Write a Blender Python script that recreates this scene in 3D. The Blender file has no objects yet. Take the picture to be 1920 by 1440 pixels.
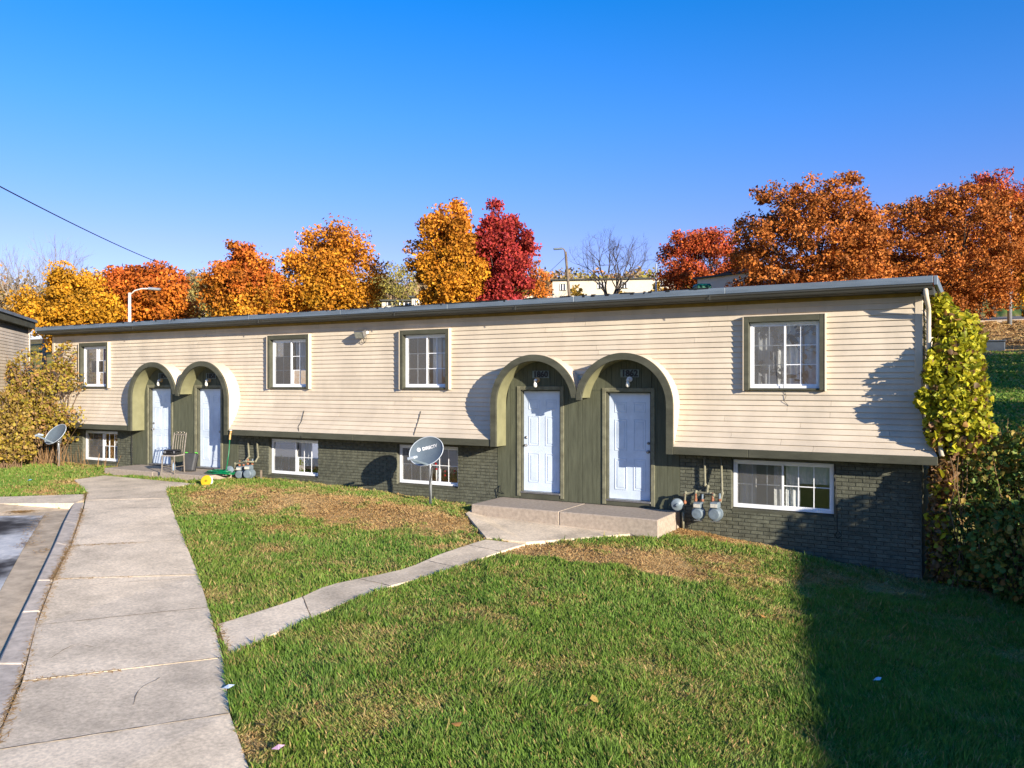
import bpy, bmesh, math, random
import numpy as np
from mathutils import Vector, Matrix
rad = math.radians
SC = bpy.context.scene
COL = SC.collection
random.seed(7)
# ------------------------------------------------------------------ camera
F = 1550.0; AA = math.atan(F/2733); ca, sa = math.cos(AA), math.sin(AA)
CAM = np.array([5.83, -14.76, 2.21])
RT = np.array([ca, sa, 0.]); FW = np.array([-sa, ca, 0.]); UPV = np.array([0, 0, 1.])
cd = bpy.data.cameras.new('camera'); cam = bpy.data.objects.new('camera', cd); COL.objects.link(cam)
cam.location = CAM; cam.rotation_euler = (rad(90), 0, AA)
cd.sensor_width = 36; cd.lens = 36*F/1920; cd.clip_start = .1; cd.clip_end = 3000
SC.camera = cam
# ------------------------------------------------------------------ light
SUN = Vector((.875, -.40, .262)).normalized()
W = bpy.data.worlds.new('World'); SC.world = W; W.use_nodes = True
nt = W.node_tree; nt.nodes.clear()
sky = nt.nodes.new('ShaderNodeTexSky'); sky.sky_type = 'NISHITA'; sky.sun_disc = False
sky.sun_elevation = math.asin(SUN.z); sky.sun_rotation = math.atan2(SUN.x, SUN.y)
sky.air_density = 1.0; sky.dust_density = .3; sky.ozone_density = 3.0
hs = nt.nodes.new('ShaderNodeHueSaturation'); hs.inputs['Saturation'].default_value = 1.12; hs.inputs['Hue'].default_value = .512
hs.inputs['Value'].default_value = 1.08
bg = nt.nodes.new('ShaderNodeBackground'); bg.inputs['Strength'].default_value = .115
wo = nt.nodes.new('ShaderNodeOutputWorld')
tcw = nt.nodes.new('ShaderNodeTexCoord'); sep = nt.nodes.new('ShaderNodeSeparateXYZ'); nt.links.new(tcw.outputs['Generated'], sep.inputs[0])
rmp = nt.nodes.new('ShaderNodeValToRGB'); nt.links.new(sep.outputs[2], rmp.inputs[0]); cr_ = rmp.color_ramp   # clear autumn sky: pale at the horizon, azure above
cr_.elements[0].position = .0; cr_.elements[0].color = (.78, .60, .74, 1); cr_.elements[1].position = .46; cr_.elements[1].color = (.0, .66, 1.0, 1)
e_ = cr_.elements.new(.16); e_.color = (.66, .565, .80, 1); e_ = cr_.elements.new(.30); e_.color = (.33, .655, .96, 1)
mtw = nt.nodes.new('ShaderNodeMix'); mtw.data_type = 'RGBA'; mtw.blend_type = 'MULTIPLY'; mtw.inputs[0].default_value = 1
nt.links.new(sky.outputs[0], hs.inputs['Color']); nt.links.new(hs.outputs[0], mtw.inputs[6]); nt.links.new(rmp.outputs[0], mtw.inputs[7]); nt.links.new(mtw.outputs[2], bg.inputs[0]); nt.links.new(bg.outputs[0], wo.inputs[0])
sl = bpy.data.lights.new('sun', 'SUN'); sl.energy = 5.0; sl.angle = rad(.5); sl.color = (1, .89, .74)
so = bpy.data.objects.new('sun', sl); COL.objects.link(so); so.location = (30, -20, 30)
so.rotation_euler = SUN.to_track_quat('Z', 'Y').to_euler()
SC.view_settings.view_transform = 'Standard'; SC.view_settings.look = 'None'
SC.view_settings.exposure = 1.1; SC.view_settings.gamma = 1

# ------------------------------------------------------------------ helpers
def ray(x, y): return RT*(x-960)/F+FW-UPV*(y-720)/F
def onY(x, y, Y=0.):
    d = ray(x, y); return CAM+d*((Y-CAM[1])/d[1])
def atz(x, y, z): return CAM+ray(x, y)*z
WBX = [-60, -18, -14.3, -10.4, -7.8, -5.5, -3.6, 1., 2.8, 4., 5., 9., 16, 60]
WBZ = [.2, -.12, -.15, -.13, -.15, -.25, -.36, -.43, -.63, -.81, -.94, -1.25, -1.35, -1.4]
def zg(X, Y):
    X = np.asarray(X, float); Y = np.asarray(Y, float)
    w = np.interp(X, WBX, WBZ)
    k = np.interp(X, [-20, 0, 6], [.030, .026, .014])
    front = w+np.minimum(Y, 0)*k+.17*np.exp(-((Y+1.9)/1.1)**2)*np.interp(X, [-10.5,-8,-3.2,-2.6], [0,.6,1,.6])*np.interp(X, [-2.6,-1.8], [1,0])
    hill = np.interp(Y, [0, 8, 14, 37, 60, 130, 220, 300, 700], [0, .1, .22, 2.9, 5.8, 14.2, 23, 26, 30])
    base = np.interp(Y, [0, 10, 30], [1, 1, 0])*w+np.interp(Y, [0, 10, 30], [0, 0, 1])*1.1
    return np.where(Y < 0, front, base+hill+np.where(Y > 8, np.clip((Y-8)/6, 0, 1)*1.6*np.interp(Y, [0, 14, 37], [1, 1, 0]), 0))
def gpt(px, py, zo=0.):
    d = ray(px, py); t = 3.0
    prev = t
    for i in range(6000):
        p = CAM+d*t
        if p[2] <= zg(p[0], p[1])+zo: break
        prev = t; t += .02 if t < 40 else .1
    a, b = prev, t
    for i in range(25):
        m = (a+b)/2; p = CAM+d*m
        if p[2] <= zg(p[0], p[1])+zo: b = m
        else: a = m
    p = CAM+d*b; return np.array([p[0], p[1], float(zg(p[0], p[1]))])

class MB:
    def __init__(s): s.v = []; s.f = []
    def raw(s, vs, fs):
        n = len(s.v); s.v += [tuple(map(float, v)) for v in vs]; s.f += [tuple(i+n for i in f) for f in fs]; return s
    def box(s, x0, x1, y0, y1, z0, z1):
        return s.raw([(x0,y0,z0),(x1,y0,z0),(x1,y1,z0),(x0,y1,z0),(x0,y0,z1),(x1,y0,z1),(x1,y1,z1),(x0,y1,z1)],
              [(0,3,2,1),(4,5,6,7),(0,1,5,4),(1,2,6,5),(2,3,7,6),(3,0,4,7)])
    def hexa(s, p):  # 8 points, same order as box
        return s.raw(p, [(0,3,2,1),(4,5,6,7),(0,1,5,4),(1,2,6,5),(2,3,7,6),(3,0,4,7)])
    def bar(s, a, b, w, h=None, up=(0,0,1)):
        a = Vector(a); b = Vector(b); d = (b-a).normalized(); u = Vector(up)
        if abs(d.dot(u)) > .98: u = Vector((1,0,0))
        r = d.cross(u).normalized(); u = r.cross(d); h = h or w
        q = [(-w/2,-h/2),(w/2,-h/2),(w/2,h/2),(-w/2,h/2)]
        vs = [a+r*i+u*j for i, j in q]+[b+r*i+u*j for i, j in q]
        return s.raw(vs, [(3,2,1,0),(4,5,6,7),(0,1,5,4),(1,2,6,5),(2,3,7,6),(3,0,4,7)])
    def tube(s, pts, r, n=8, cap=True):
        pts = [Vector(p) for p in pts]; m = len(pts)
        rs = r if isinstance(r, (list, tuple)) else [r]*m
        ring = []; nrm = None
        for i, p in enumerate(pts):
            d = (pts[min(i+1, m-1)]-pts[max(i-1, 0)]).normalized()
            if nrm is None:
                nrm = d.cross(Vector((0,0,1)) if abs(d.z) < .9 else Vector((1,0,0))).normalized()
            else:
                nrm = (nrm-d*nrm.dot(d))
                nrm = nrm.normalized() if nrm.length > 1e-6 else d.orthogonal().normalized()
            b = d.cross(nrm)
            ring.append([p+(nrm*math.cos(2*math.pi*k/n)+b*math.sin(2*math.pi*k/n))*rs[i] for k in range(n)])
        vs = [v for rr in ring for v in rr]
        fs = [(i*n+k, i*n+(k+1) % n, (i+1)*n+(k+1) % n, (i+1)*n+k) for i in range(m-1) for k in range(n)]
        if cap: fs += [tuple(range(n-1, -1, -1)), tuple((m-1)*n+k for k in range(n))]
        return s.raw(vs, fs)
    def cyl(s, a, b, r, n=16): return s.tube([a, b], r, n)
    def lathe(s, prof, org, axis=(0,0,1), n=20):
        ax = Vector(axis).normalized(); u = ax.orthogonal().normalized(); v = ax.cross(u); o = Vector(org)
        vs = [o+ax*h+(u*math.cos(2*math.pi*k/n)+v*math.sin(2*math.pi*k/n))*max(r, 1e-4) for r, h in prof for k in range(n)]
        m = len(prof)
        fs = [(i*n+k, i*n+(k+1) % n, (i+1)*n+(k+1) % n, (i+1)*n+k) for i in range(m-1) for k in range(n)]
        fs += [tuple(range(n-1, -1, -1)), tuple((m-1)*n+k for k in range(n))]
        return s.raw(vs, fs)
    def prism(s, poly, y0, y1):   # poly in XZ, extruded along Y
        n = len(poly)
        vs = [(x, y0, z) for x, z in poly]+[(x, y1, z) for x, z in poly]
        fs = [tuple(range(n)), tuple(range(2*n-1, n-1, -1))]+[(i, n+i, n+(i+1) % n, (i+1) % n) for i in range(n)]
        return s.raw(vs, fs)
    def mesh(s, name):
        me = bpy.data.meshes.new(name); me.from_pydata(s.v, [], s.f); me.validate(); return me
def link(name, me, mat=None, par=None, smooth=False, loc=None):
    o = bpy.data.objects.new(name, me); COL.objects.link(o)
    if me is not None and mat is not None and len(me.materials) == 0: me.materials.append(mat)
    if par is not None: o.parent = par
    if smooth: me.shade_smooth()
    if loc is not None: o.location = loc
    return o
def ob(name, mb, mat, par=None, smooth=False, bev=0., fixn=True):
    me = mb.mesh(name)
    if fixn or bev:
        bm = bmesh.new(); bm.from_mesh(me)
        bmesh.ops.recalc_face_normals(bm, faces=bm.faces)
        if bev:
            es = [e for e in bm.edges if len(e.link_faces) == 2 and e.calc_face_angle(0) > .5]
            bmesh.ops.bevel(bm, geom=es, offset=bev, segments=1, affect='EDGES')
        bm.to_mesh(me); bm.free()
    o = link(name, me, mat, par)
    if smooth: me.shade_smooth()
    return o
def smooth_angle(o, a=40):
    me = o.data; me.shade_smooth()
    try: me.set_sharp_from_angle(angle=rad(a))
    except Exception: pass
    return o
def empty(name, loc=(0,0,0)):
    o = bpy.data.objects.new(name, None); COL.objects.link(o); o.location = loc; o.empty_display_size = .2; return o
def tag(o, label=None, cat=None, group=None, kind=None):
    if label: o['label'] = label
    if cat: o['category'] = cat
    if group: o['group'] = group
    if kind: o['kind'] = kind
    return o

# ------------------------------------------------------------------ materials
MATS = {}
def mat(name, col, rough=.7, var=.12, scale=3., spec=.3, bump=0., bscale=60., metal=0., objvar=0., stain=0., col2=None, stretch=(1,1,1), attr=None, transl=0., detail=5.):
    if name in MATS: return MATS[name]
    m = bpy.data.materials.new(name); m.use_nodes = True; t = m.node_tree; N = t.nodes; L = t.links
    b = N['Principled BSDF']; b.inputs['Roughness'].default_value = rough
    b.inputs['Specular IOR Level'].default_value = spec; b.inputs['Metallic'].default_value = metal
    tc = N.new('ShaderNodeTexCoord'); mp = N.new('ShaderNodeMapping'); mp.inputs['Scale'].default_value = stretch
    geo = N.new('ShaderNodeNewGeometry'); L.new(geo.outputs['Position'], mp.inputs[0])
    nz = N.new('ShaderNodeTexNoise'); nz.inputs['Scale'].default_value = scale; nz.inputs['Detail'].default_value = detail; nz.inputs['Roughness'].default_value = .65
    L.new(mp.outputs[0], nz.inputs['Vector'])
    mx = N.new('ShaderNodeMix'); mx.data_type = 'RGBA'
    c = Vector(col); c2 = Vector(col2) if col2 else c*(1-2.2*var)
    if attr:
        at = N.new('ShaderNodeAttribute'); at.attribute_name = attr
        mu = N.new('ShaderNodeMix'); mu.data_type = 'RGBA'; mu.blend_type = 'MULTIPLY'; mu.inputs[0].default_value = 1
        L.new(at.outputs['Color'], mu.inputs[6])
        rp = N.new('ShaderNodeMapRange'); rp.inputs[3].default_value = 1-var*1.6; rp.inputs[4].default_value = 1+var*1.6
        rp.inputs[1].default_value = .3; rp.inputs[2].default_value = .7
        L.new(nz.outputs[0], rp.inputs[0]); L.new(rp.outputs[0], mu.inputs[7]); out = mu.outputs[2]
    else:
        mx.inputs[6].default_value = (*c2, 1); mx.inputs[7].default_value = (*(c*(1+var*.6)), 1)
        rp = N.new('ShaderNodeMapRange'); rp.inputs[1].default_value = .3; rp.inputs[2].default_value = .66
        L.new(nz.outputs[0], rp.inputs[0]); L.new(rp.outputs[0], mx.inputs[0]); out = mx.outputs[2]
    if objvar:
        oi = N.new('ShaderNodeObjectInfo'); r2 = N.new('ShaderNodeMapRange'); r2.inputs[3].default_value = 1-objvar; r2.inputs[4].default_value = 1+objvar
        L.new(oi.outputs['Random'], r2.inputs[0])
        m2 = N.new('ShaderNodeMix'); m2.data_type = 'RGBA'; m2.blend_type = 'MULTIPLY'; m2.inputs[0].default_value = 1
        L.new(out, m2.inputs[6]); L.new(r2.outputs[0], m2.inputs[7]); out = m2.outputs[2]
    if stain:
        n3 = N.new('ShaderNodeTexNoise'); n3.inputs['Scale'].default_value = 1.1; n3.inputs['Detail'].default_value = 7; n3.inputs['Roughness'].default_value = .7
        L.new(geo.outputs['Position'], n3.inputs['Vector'])
        r3 = N.new('ShaderNodeMapRange'); r3.inputs[1].default_value = .35; r3.inputs[2].default_value = .6; r3.inputs[3].default_value = 1-2*stain; r3.inputs[4].default_value = 1+stain*.3
        L.new(n3.outputs[0], r3.inputs[0]); m3 = N.new('ShaderNodeMix'); m3.data_type = 'RGBA'; m3.blend_type = 'MULTIPLY'; m3.inputs[0].default_value = 1
        L.new(out, m3.inputs[6]); L.new(r3.outputs[0], m3.inputs[7]); out = m3.outputs[2]
    L.new(out, b.inputs['Base Color'])
    if bump:
        n2 = N.new('ShaderNodeTexNoise'); n2.inputs['Scale'].default_value = bscale; n2.inputs['Detail'].default_value = 4
        L.new(mp.outputs[0], n2.inputs['Vector'])
        bp = N.new('ShaderNodeBump'); bp.inputs['Strength'].default_value = bump; bp.inputs['Distance'].default_value = .01
        L.new(n2.outputs[0], bp.inputs['Height']); L.new(bp.outputs[0], b.inputs['Normal'])
    if transl:
        tr = N.new('ShaderNodeBsdfTranslucent'); L.new(out, tr.inputs[0])
        ms = N.new('ShaderNodeMixShader'); ms.inputs[0].default_value = transl
        L.new(b.outputs[0], ms.inputs[1]); L.new(tr.outputs[0], ms.inputs[2]); L.new(ms.outputs[0], N['Material Output'].inputs[0])
    MATS[name] = m; m.diffuse_color = (*col, 1); return m
def glass(name, tint=(.9,.93,.95), refl=.10):
    m = bpy.data.materials.new(name); m.use_nodes = True; t = m.node_tree; N = t.nodes; L = t.links
    N.remove(N['Principled BSDF'])
    tr = N.new('ShaderNodeBsdfTransparent'); tr.inputs[0].default_value = (*tint, 1)
    gl = N.new('ShaderNodeBsdfGlossy'); gl.inputs['Roughness'].default_value = .02
    nz = N.new('ShaderNodeTexNoise'); nz.inputs['Scale'].default_value = 2.5
    bp = N.new('ShaderNodeBump'); bp.inputs['Strength'].default_value = .06; bp.inputs['Distance'].default_value = .05
    L.new(nz.outputs[0], bp.inputs['Height']); L.new(bp.outputs[0], gl.inputs['Normal'])
    fr = N.new('ShaderNodeFresnel'); fr.inputs[0].default_value = 1.5
    ad = N.new('ShaderNodeMath'); ad.operation = 'ADD'; ad.inputs[1].default_value = refl; L.new(fr.outputs[0], ad.inputs[0])
    ms = N.new('ShaderNodeMixShader'); L.new(ad.outputs[0], ms.inputs[0]); L.new(tr.outputs[0], ms.inputs[1]); L.new(gl.outputs[0], ms.inputs[2])
    L.new(ms.outputs[0], N['Material Output'].inputs[0]); return m
def screenmat():
    m = bpy.data.materials.new('screen_mesh'); m.use_nodes = True; t = m.node_tree; N = t.nodes; L = t.links
    N.remove(N['Principled BSDF'])
    tr = N.new('ShaderNodeBsdfTransparent'); df = N.new('ShaderNodeBsdfDiffuse'); df.inputs[0].default_value = (.16,.16,.16,1)
    ms = N.new('ShaderNodeMixShader'); ms.inputs[0].default_value = .42
    L.new(tr.outputs[0], ms.inputs[1]); L.new(df.outputs[0], ms.inputs[2]); L.new(ms.outputs[0], N['Material Output'].inputs[0]); return m
M_SID = mat('cream_vinyl_siding', (.60,.515,.395), .55, .07, 1.4, .3, .05, 40, objvar=.06, stain=.05, stretch=(1.2,1,.5))
M_ARCHW = mat('cream_painted_metal', (.60,.51,.40), .5, .05, 2)
M_TRIM = mat('olive_painted_wood', (.074,.075,.053), .75, .16, 6, .2, .25, 70, stretch=(.3,1,1))
M_PANEL = mat('olive_plywood_siding', (.092,.098,.064), .8, .14, 5, .2, .25, 60, stretch=(3,3,.4), objvar=.02)
M_LINE = mat('pale_olive_lining', (.20,.195,.105), .7, .1, 3)
M_BRICK = mat('painted_brick', (.118,.122,.088), .8, .22, 9, .25, .6, 45, objvar=.16, stain=.10)
M_MORT = mat('painted_mortar', (.125,.125,.095), .9, .15, 12, .1, .3, 80)
M_DOOR = mat('white_door_paint', (.60,.69,.79), .45, .06, 3, .4, .04, 30, stain=.06)
M_VIN = mat('white_vinyl', (.76,.78,.80), .4, .03, 4, .4)
M_GRAYM = mat('galvanised_edge', (.15,.19,.23), .5, .16, 2.5, .4, metal=.15, stretch=(.4,1,4))
M_GUT = mat('dark_olive_gutter', (.055,.055,.045), .5, .15, 3, .4, stretch=(.3,1,1))
M_OCH = mat('ochre_frieze_board', (.26,.165,.03), .7, .15, 4)
M_ROOF = mat('roof_membrane', (.20,.20,.20), .9, .2, 1.5, .2, .3, 20)
M_TAR = mat('black_tar', (.012,.012,.013), .6, .2, 5)
M_CONC = mat('concrete_walk', (.78,.64,.46), .9, .15, 26, .15, .35, 120, objvar=.08, detail=14, stain=.16)
M_PORCH = mat('concrete_porch', (.38,.315,.25), .9, .14, 16, .15, .4, 50, detail=8)
M_CURB = mat('concrete_curb', (.54,.46,.37), .9, .16, 7, .15, .5, 60, detail=8)
M_GUTR = mat('concrete_gutter', (.50,.40,.28), .9, .18, 4, .15, .45, 50, detail=8)
M_ASPH = mat('worn_asphalt', (.60,.58,.54), .95, .10, 6, .1, .8, 70, col2=(.42,.43,.43))
M_INT = mat('room_plaster', (.45,.43,.40), .9, .05, 2)
M_GLASS = glass('window_glass'); M_SCR = screenmat()
M_BLK = mat('black_plastic', (.014,.014,.016), .45, .1, 8)
M_METER = mat('meter_grey_paint', (.15,.19,.22), .45, .12, 12, .4)
M_PIPE = mat('pipe_olive_paint', (.23,.22,.15), .6, .2, 14)
M_RUST = mat('rusty_copper', (.30,.12,.06), .6, .25, 20)
M_DISH = mat('dish_grey', (.115,.15,.18), .5, .08, 5, .4)
M_WHITE = mat('white_paint', (.8,.8,.8), .5, .03, 5)
M_POLE = mat('galvanised_pole', (.42,.45,.48), .4, .1, 8, .5, metal=.5)
M_CUR = mat('pale_curtain', (.80,.79,.76), .9, .1, 6, .1, transl=.2)
M_CURD = mat('dark_curtain', (.05,.05,.055), .9, .2, 6, .1)
M_CURP = mat('purple_curtain', (.10,.035,.16), .9, .2, 6, .1)
M_CURB2 = mat('teal_curtain', (.28,.40,.48), .9, .2, 6, .1)
M_BLIND = mat('white_blind', (.62,.62,.60), .7, .05, 6, .2)
M_RED = mat('red_print', (.5,.02,.02), .7, .1, 6)
M_CHAIR = mat('chair_bronze_metal', (.30,.26,.21), .4, .15, 12, .4, metal=.4)
M_HOSE = mat('green_hose', (.0,.16,.055), .35, .15, 20, .5)
M_YEL = mat('yellow_plastic', (.55,.36,.01), .45, .06, 10, .4)
M_BRASS = mat('brass_fitting', (.55,.33,.12), .4, .15, 20, .5)
M_STEEL = mat('dull_steel', (.35,.35,.35), .35, .15, 20, .5, metal=.8)
M_LEAFT = mat('tree_leaf', (1,1,1), .7, .12, 9, .15, attr='Col', transl=.12)
M_LEAFV = mat('vine_leaf', (1,1,1), .55, .10, 14, .3, attr='Col', transl=.35)
M_GRASS = mat('grass_blade', (1,1,1), .6, .10, 8, .25, attr='Col', transl=.38)
M_BARK = mat('tree_bark', (.075,.058,.045), .95, .3, 8, .1, .8, 20, stretch=(1,1,.3))
M_BIRCH = mat('pale_bark', (.27,.245,.22), .9, .25, 6, .1)
M_TWIG = mat('shrub_twig', (.20,.13,.075), .9, .2, 10, .1)
M_WOODP = mat('wood_pole', (.17,.135,.10), .9, .2, 5, .1)
M_WIRE = mat('black_wire', (.015,.017,.018), .6, .1, 5)
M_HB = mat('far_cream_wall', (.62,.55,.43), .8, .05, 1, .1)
M_HB_SHADE = mat('far_shaded_wall', (.40,.42,.44), .8, .05, 1, .1)  # cream wall out of the sun, its shade mixed into this grey
M_HBR = mat('far_roof_edge', (.06,.065,.06), .7, .1, 1, .2)
M_DKGL = mat('far_window_dark', (.03,.035,.04), .2, .1, 3, .5)
M_ROAD = mat('road_asphalt', (.16,.165,.18), .9, .1, 2, .1, .3, 20)
M_GREENBOX = mat('green_steel_box', (.005,.10,.06), .5, .1, 3, .3)
M_ORANGE = mat('bulb_glass', (.75,.72,.62), .2, .05, 8, .6)
M_NUM = mat('number_plate_paint', (.15,.19,.18), .6, .1, 10)

# ------------------------------------------------------------------ noise (numpy)
def vnoise(x, y, seed=0):
    x = np.asarray(x, float); y = np.asarray(y, float)
    xi = np.floor(x).astype(np.int64); yi = np.floor(y).astype(np.int64); fx = x-xi; fy = y-yi
    def h(a, b):
        n = (a*374761393+b*668265263+seed*974634757) & 0xffffffff
        n = ((n ^ (n >> 13))*1274126177) & 0xffffffff
        return ((n ^ (n >> 16)) & 0xffff)/65535.
    u = fx*fx*(3-2*fx); v = fy*fy*(3-2*fy)
    return (h(xi,yi)*(1-u)+h(xi+1,yi)*u)*(1-v)+(h(xi,yi+1)*(1-u)+h(xi+1,yi+1)*u)*v
def fbm(x, y, seed=0, o=4):
    s = 0; a = .5; t = 0
    for i in range(o):
        s = s+a*vnoise(x*2**i, y*2**i, seed+i); t += a; a *= .55
    return s/t
def inpoly(X, Y, poly):
    X = np.asarray(X); Y = np.asarray(Y); c = np.zeros(X.shape, bool); n = len(poly)
    for i in range(n):
        x0, y0 = poly[i][:2]; x1, y1 = poly[(i+1) % n][:2]
        if y0 == y1: continue
        c ^= ((y0 > Y) != (y1 > Y)) & (X < (x1-x0)*(Y-y0)/(y1-y0)+x0)
    return c
# ------------------------------------------------------------------ ground layout from the photograph
Rk = [(520,1600),(431,1345),(419,1239),(391,1144),(372,1082),(346,1017),(322,955),(318,937)]
Lk = [(-100,1620),(-16,1416),(42,1284),(68,1178),(101,1090),(133,1027),(157,957),(160,941)]
RW = [gpt(*p) for p in Rk]; LW = [gpt(*p) for p in Lk]
landing_L = [gpt(*p) for p in [(160,941),(164,926),(139,902),(196,894),(380,911),(362,911),(316,917),(312,925),(318,937)]]
branch_up = [(408,1176),(550,1130),(619,1101),(753,1072),(822,1044),(887,1022),(911,1015)]
branch_dn = [(427,1233),(556,1175),(690,1117),(791,1087),(890,1055),(948,1035),(985,1024)]
def spl(pts, n):
    p = np.array(pts, float); p = np.vstack([2*p[0]-p[1], p, 2*p[-1]-p[-2]]); o = []; m = len(pts)-1
    for k in range(n+1):
        t = k/n*m; i = min(int(t), m-1); f = t-i; a, b, c, d = p[i:i+4]
        o.append(.5*(2*b+(c-a)*f+(2*a-5*b+4*c-d)*f*f+(3*b-a-3*c+d)*f**3))
    return o
BU = [gpt(*p) for p in spl(branch_up, 20)]; BD = [gpt(*p) for p in spl(branch_dn, 20)]
landing_R = [gpt(*p) for p in [(911,1013),(873,967),(888,958),(1225,992),(1218,1003),(1100,1013),(987,1022)]]
cross = [gpt(*p) for p in [(-120,940),(0,934),(158,929),(158,939),(140,946),(0,947),(-120,950)]]
curbL = [gpt(*p) for p in [(137,946),(120,980),(103,1020),(69,1092),(40,1152),(-6,1250),(-70,1380),(-170,1560)]]
curbR = [gpt(*p) for p in [(158,944),(145,985),(131,1027),(98,1092),(75,1150),(47,1250),(-3,1380),(-78,1560)]]
lot = [tuple(p[:2]) for p in curbL]+[(-14,-30),(-45,-30),(-45,4.5)]+[tuple(gpt(-120,952)[:2]), tuple(gpt(0,948)[:2])]
lotc = [p for p in lot]
PORCH_R = (-2.77, 1.02, -1.2, -.12); PORCH_L = (-14.25, -10.35, -1.12, .0)
excl = [[tuple(p[:2]) for p in q] for q in (RW+LW[::-1], landing_L, BU+BD[::-1], landing_R, cross, curbL+curbR[::-1], lot)]
excl += [[(a,c),(b,c),(b,1),(a,1)] for a,b,c,d in (PORCH_R, PORCH_L)]
excl += [[tuple(gpt(*q)[:2]) for q in [(-130,938),(0,932),(162,927),(162,960),(120,985),(80,972),(0,972),(-140,974)]]]
excl += [[tuple(p_[:2]) for p_ in curbL]+[tuple(p_[:2]) for p_ in RW], [tuple(p_[:2]) for p_ in (LW[-1], RW[-1], landing_L[-1], landing_L[0])]]
excl += [[(-18.4,-.02),(5.03,-.02),(5.03,9.6),(-18.4,9.6)]]
DRY = []
for (x, y, rx, ry, s) in [(1090,1040,1.6,.5,.9),(1240,1055,1.7,.55,1.1),(1400,1065,1.1,.5,1.0),(1020,1035,1.2,.4,.8),(740,960,2.4,.9,1.25),(600,950,1.8,.8,1.0),(480,940,1.6,.6,.9),(660,1060,.9,.4,.5),(560,1000,1.0,.4,.5),
        (860,985,.9,.8,.8),(840,1020,.7,.5,.7),(520,920,2.0,.6,.7),(400,960,.9,.6,.5),(430,930,1.2,.6,.6),(1270,995,1.0,.4,.8),(1400,1010,1.2,.3,.6),
        (740,1330,.45,.6,.5),(690,1180,.6,.4,.3),(870,1160,.8,.35,.35),(650,1280,.4,.35,.3),(1640,1100,1.0,.5,.7),(390,1120,.3,.6,.7),(160,905,.9,.5,.8),(100,925,1.6,.3,.9),(520,1030,.6,.35,.35),(930,1150,.5,.3,.4),(470,1400,.25,.6,.7),(1430,1150,.5,.4,.5),(1880,625,14,15,2.6),(1700,630,14,15,2.6)]:
    p = gpt(x, y); DRY.append((p[0], p[1], rx*1.1, ry*1.15, s*1.35 if y < 1110 else s))
def dry(X, Y):
    d = (fbm(X*1.1, Y*1.1, 3, 4)-.5)*.75+(fbm(X*4.3, Y*4.3, 8, 3)-.5)*.9+.10
    near_wall = np.exp(-np.abs(np.minimum(Y, 0)+.1)/.35)*np.where(Y > -3, .6, 0)*np.where(X < 6, 1, 0)
    d = d+near_wall
    n = .6*fbm(X*1.9+9, Y*1.9, 11, 3)+.4*fbm(X*6+3, Y*6, 13, 3)
    for x, y, rx, ry, s in DRY:
        r = np.sqrt(((X-x)/rx)**2+((Y-y)/ry)**2)
        d = d+s*np.clip(1.3-r, 0, 1)*np.clip((n-.26)*2.6, .15, 1.3)
    return np.clip(d, 0, 1)
def grass_col(X, Y, rn):
    d = dry(X, Y)[:, None]
    g1 = np.array([.145,.26,.03]); g2 = np.array([.28,.35,.07]); g3 = np.array([.085,.19,.04])
    tan1 = np.array([.54,.40,.19]); tan2 = np.array([.46,.27,.11])
    a = rn[:, :1]; b = rn[:, 1:2]
    m = fbm(X*.8+40, Y*.8, 21, 3)[:, None]
    g = g3*(1-m)+g2*m; g = g*(1-a)+g1*a
    t = tan1*(1-b)+tan2*b
    orange = np.clip(fbm(X*.6, Y*.6+7, 5, 2)*1.6-.5, 0, 1)[:, None]
    t = t*(1-.5*orange)+tan2*.5*orange*1.2
    k = np.clip((d-.20)*1.5+(rn[:, 2:3]-.5)*.9+np.where(rn[:, 2:3] > .88, .5, 0), 0, 1)
    return g*(1-k)+t*k
# ------------------------------------------------------------------ ground sheet
def axis(lo, hi, step, far):
    a = list(np.arange(lo, hi+1e-6, step)); s = step
    while a[-1] < far: s *= 1.16; a.append(a[-1]+s)
    s = step
    while a[0] > -far: s *= 1.16; a.insert(0, a[0]-s)
    return np.array(a)
gx = axis(-21, 9, .2, 900); gy = axis(-14, 1, .2, 900)
GX, GY = np.meshgrid(gx, gy); GZ = zg(GX, GY)+(fbm(GX*1.4, GY*1.4, 2)-.5)*.035*np.where(np.abs(GY) < 40, 1, 20)
low = inpoly(GX, GY, lot); GZ = np.where(low, GZ-.35, GZ)
hide = np.zeros_like(low)
for q in excl[:6]+excl[7:9]: hide |= inpoly(GX, GY, q)
GZ = np.where(hide & ~low, GZ-.05, GZ)
ny, nx = GX.shape
idx = np.arange(nx*ny).reshape(ny, nx)
fc = np.stack([idx[:-1,:-1], idx[:-1,1:], idx[1:,1:], idx[1:,:-1]], -1).reshape(-1, 4)
def npmesh(name, V, Fq, cols=None, mat=None):
    me = bpy.data.meshes.new(name); k = Fq.shape[1]
    me.vertices.add(len(V)); me.vertices.foreach_set('co', V.astype(np.float32).ravel())
    me.loops.add(Fq.size); me.loops.foreach_set('vertex_index', Fq.astype(np.int32).ravel())
    me.polygons.add(len(Fq)); me.polygons.foreach_set('loop_start', np.arange(0, Fq.size, k, dtype=np.int32))
    try: me.polygons.foreach_set('loop_total', np.full(len(Fq), k, np.int32))
    except Exception: pass
    if cols is not None:
        at = me.attributes.new('Col', 'FLOAT_COLOR', 'POINT')
        c = np.ones((len(V), 4), np.float32); c[:, :3] = cols; at.data.foreach_set('color', c.ravel())
    if mat: me.materials.append(mat)
    me.update(calc_edges=True); return me
rng = np.random.default_rng(5)
fl = GX.ravel(); fy_ = GY.ravel()
gc = grass_col(fl, fy_, np.full((fl.size, 3), .5))*.72
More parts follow.
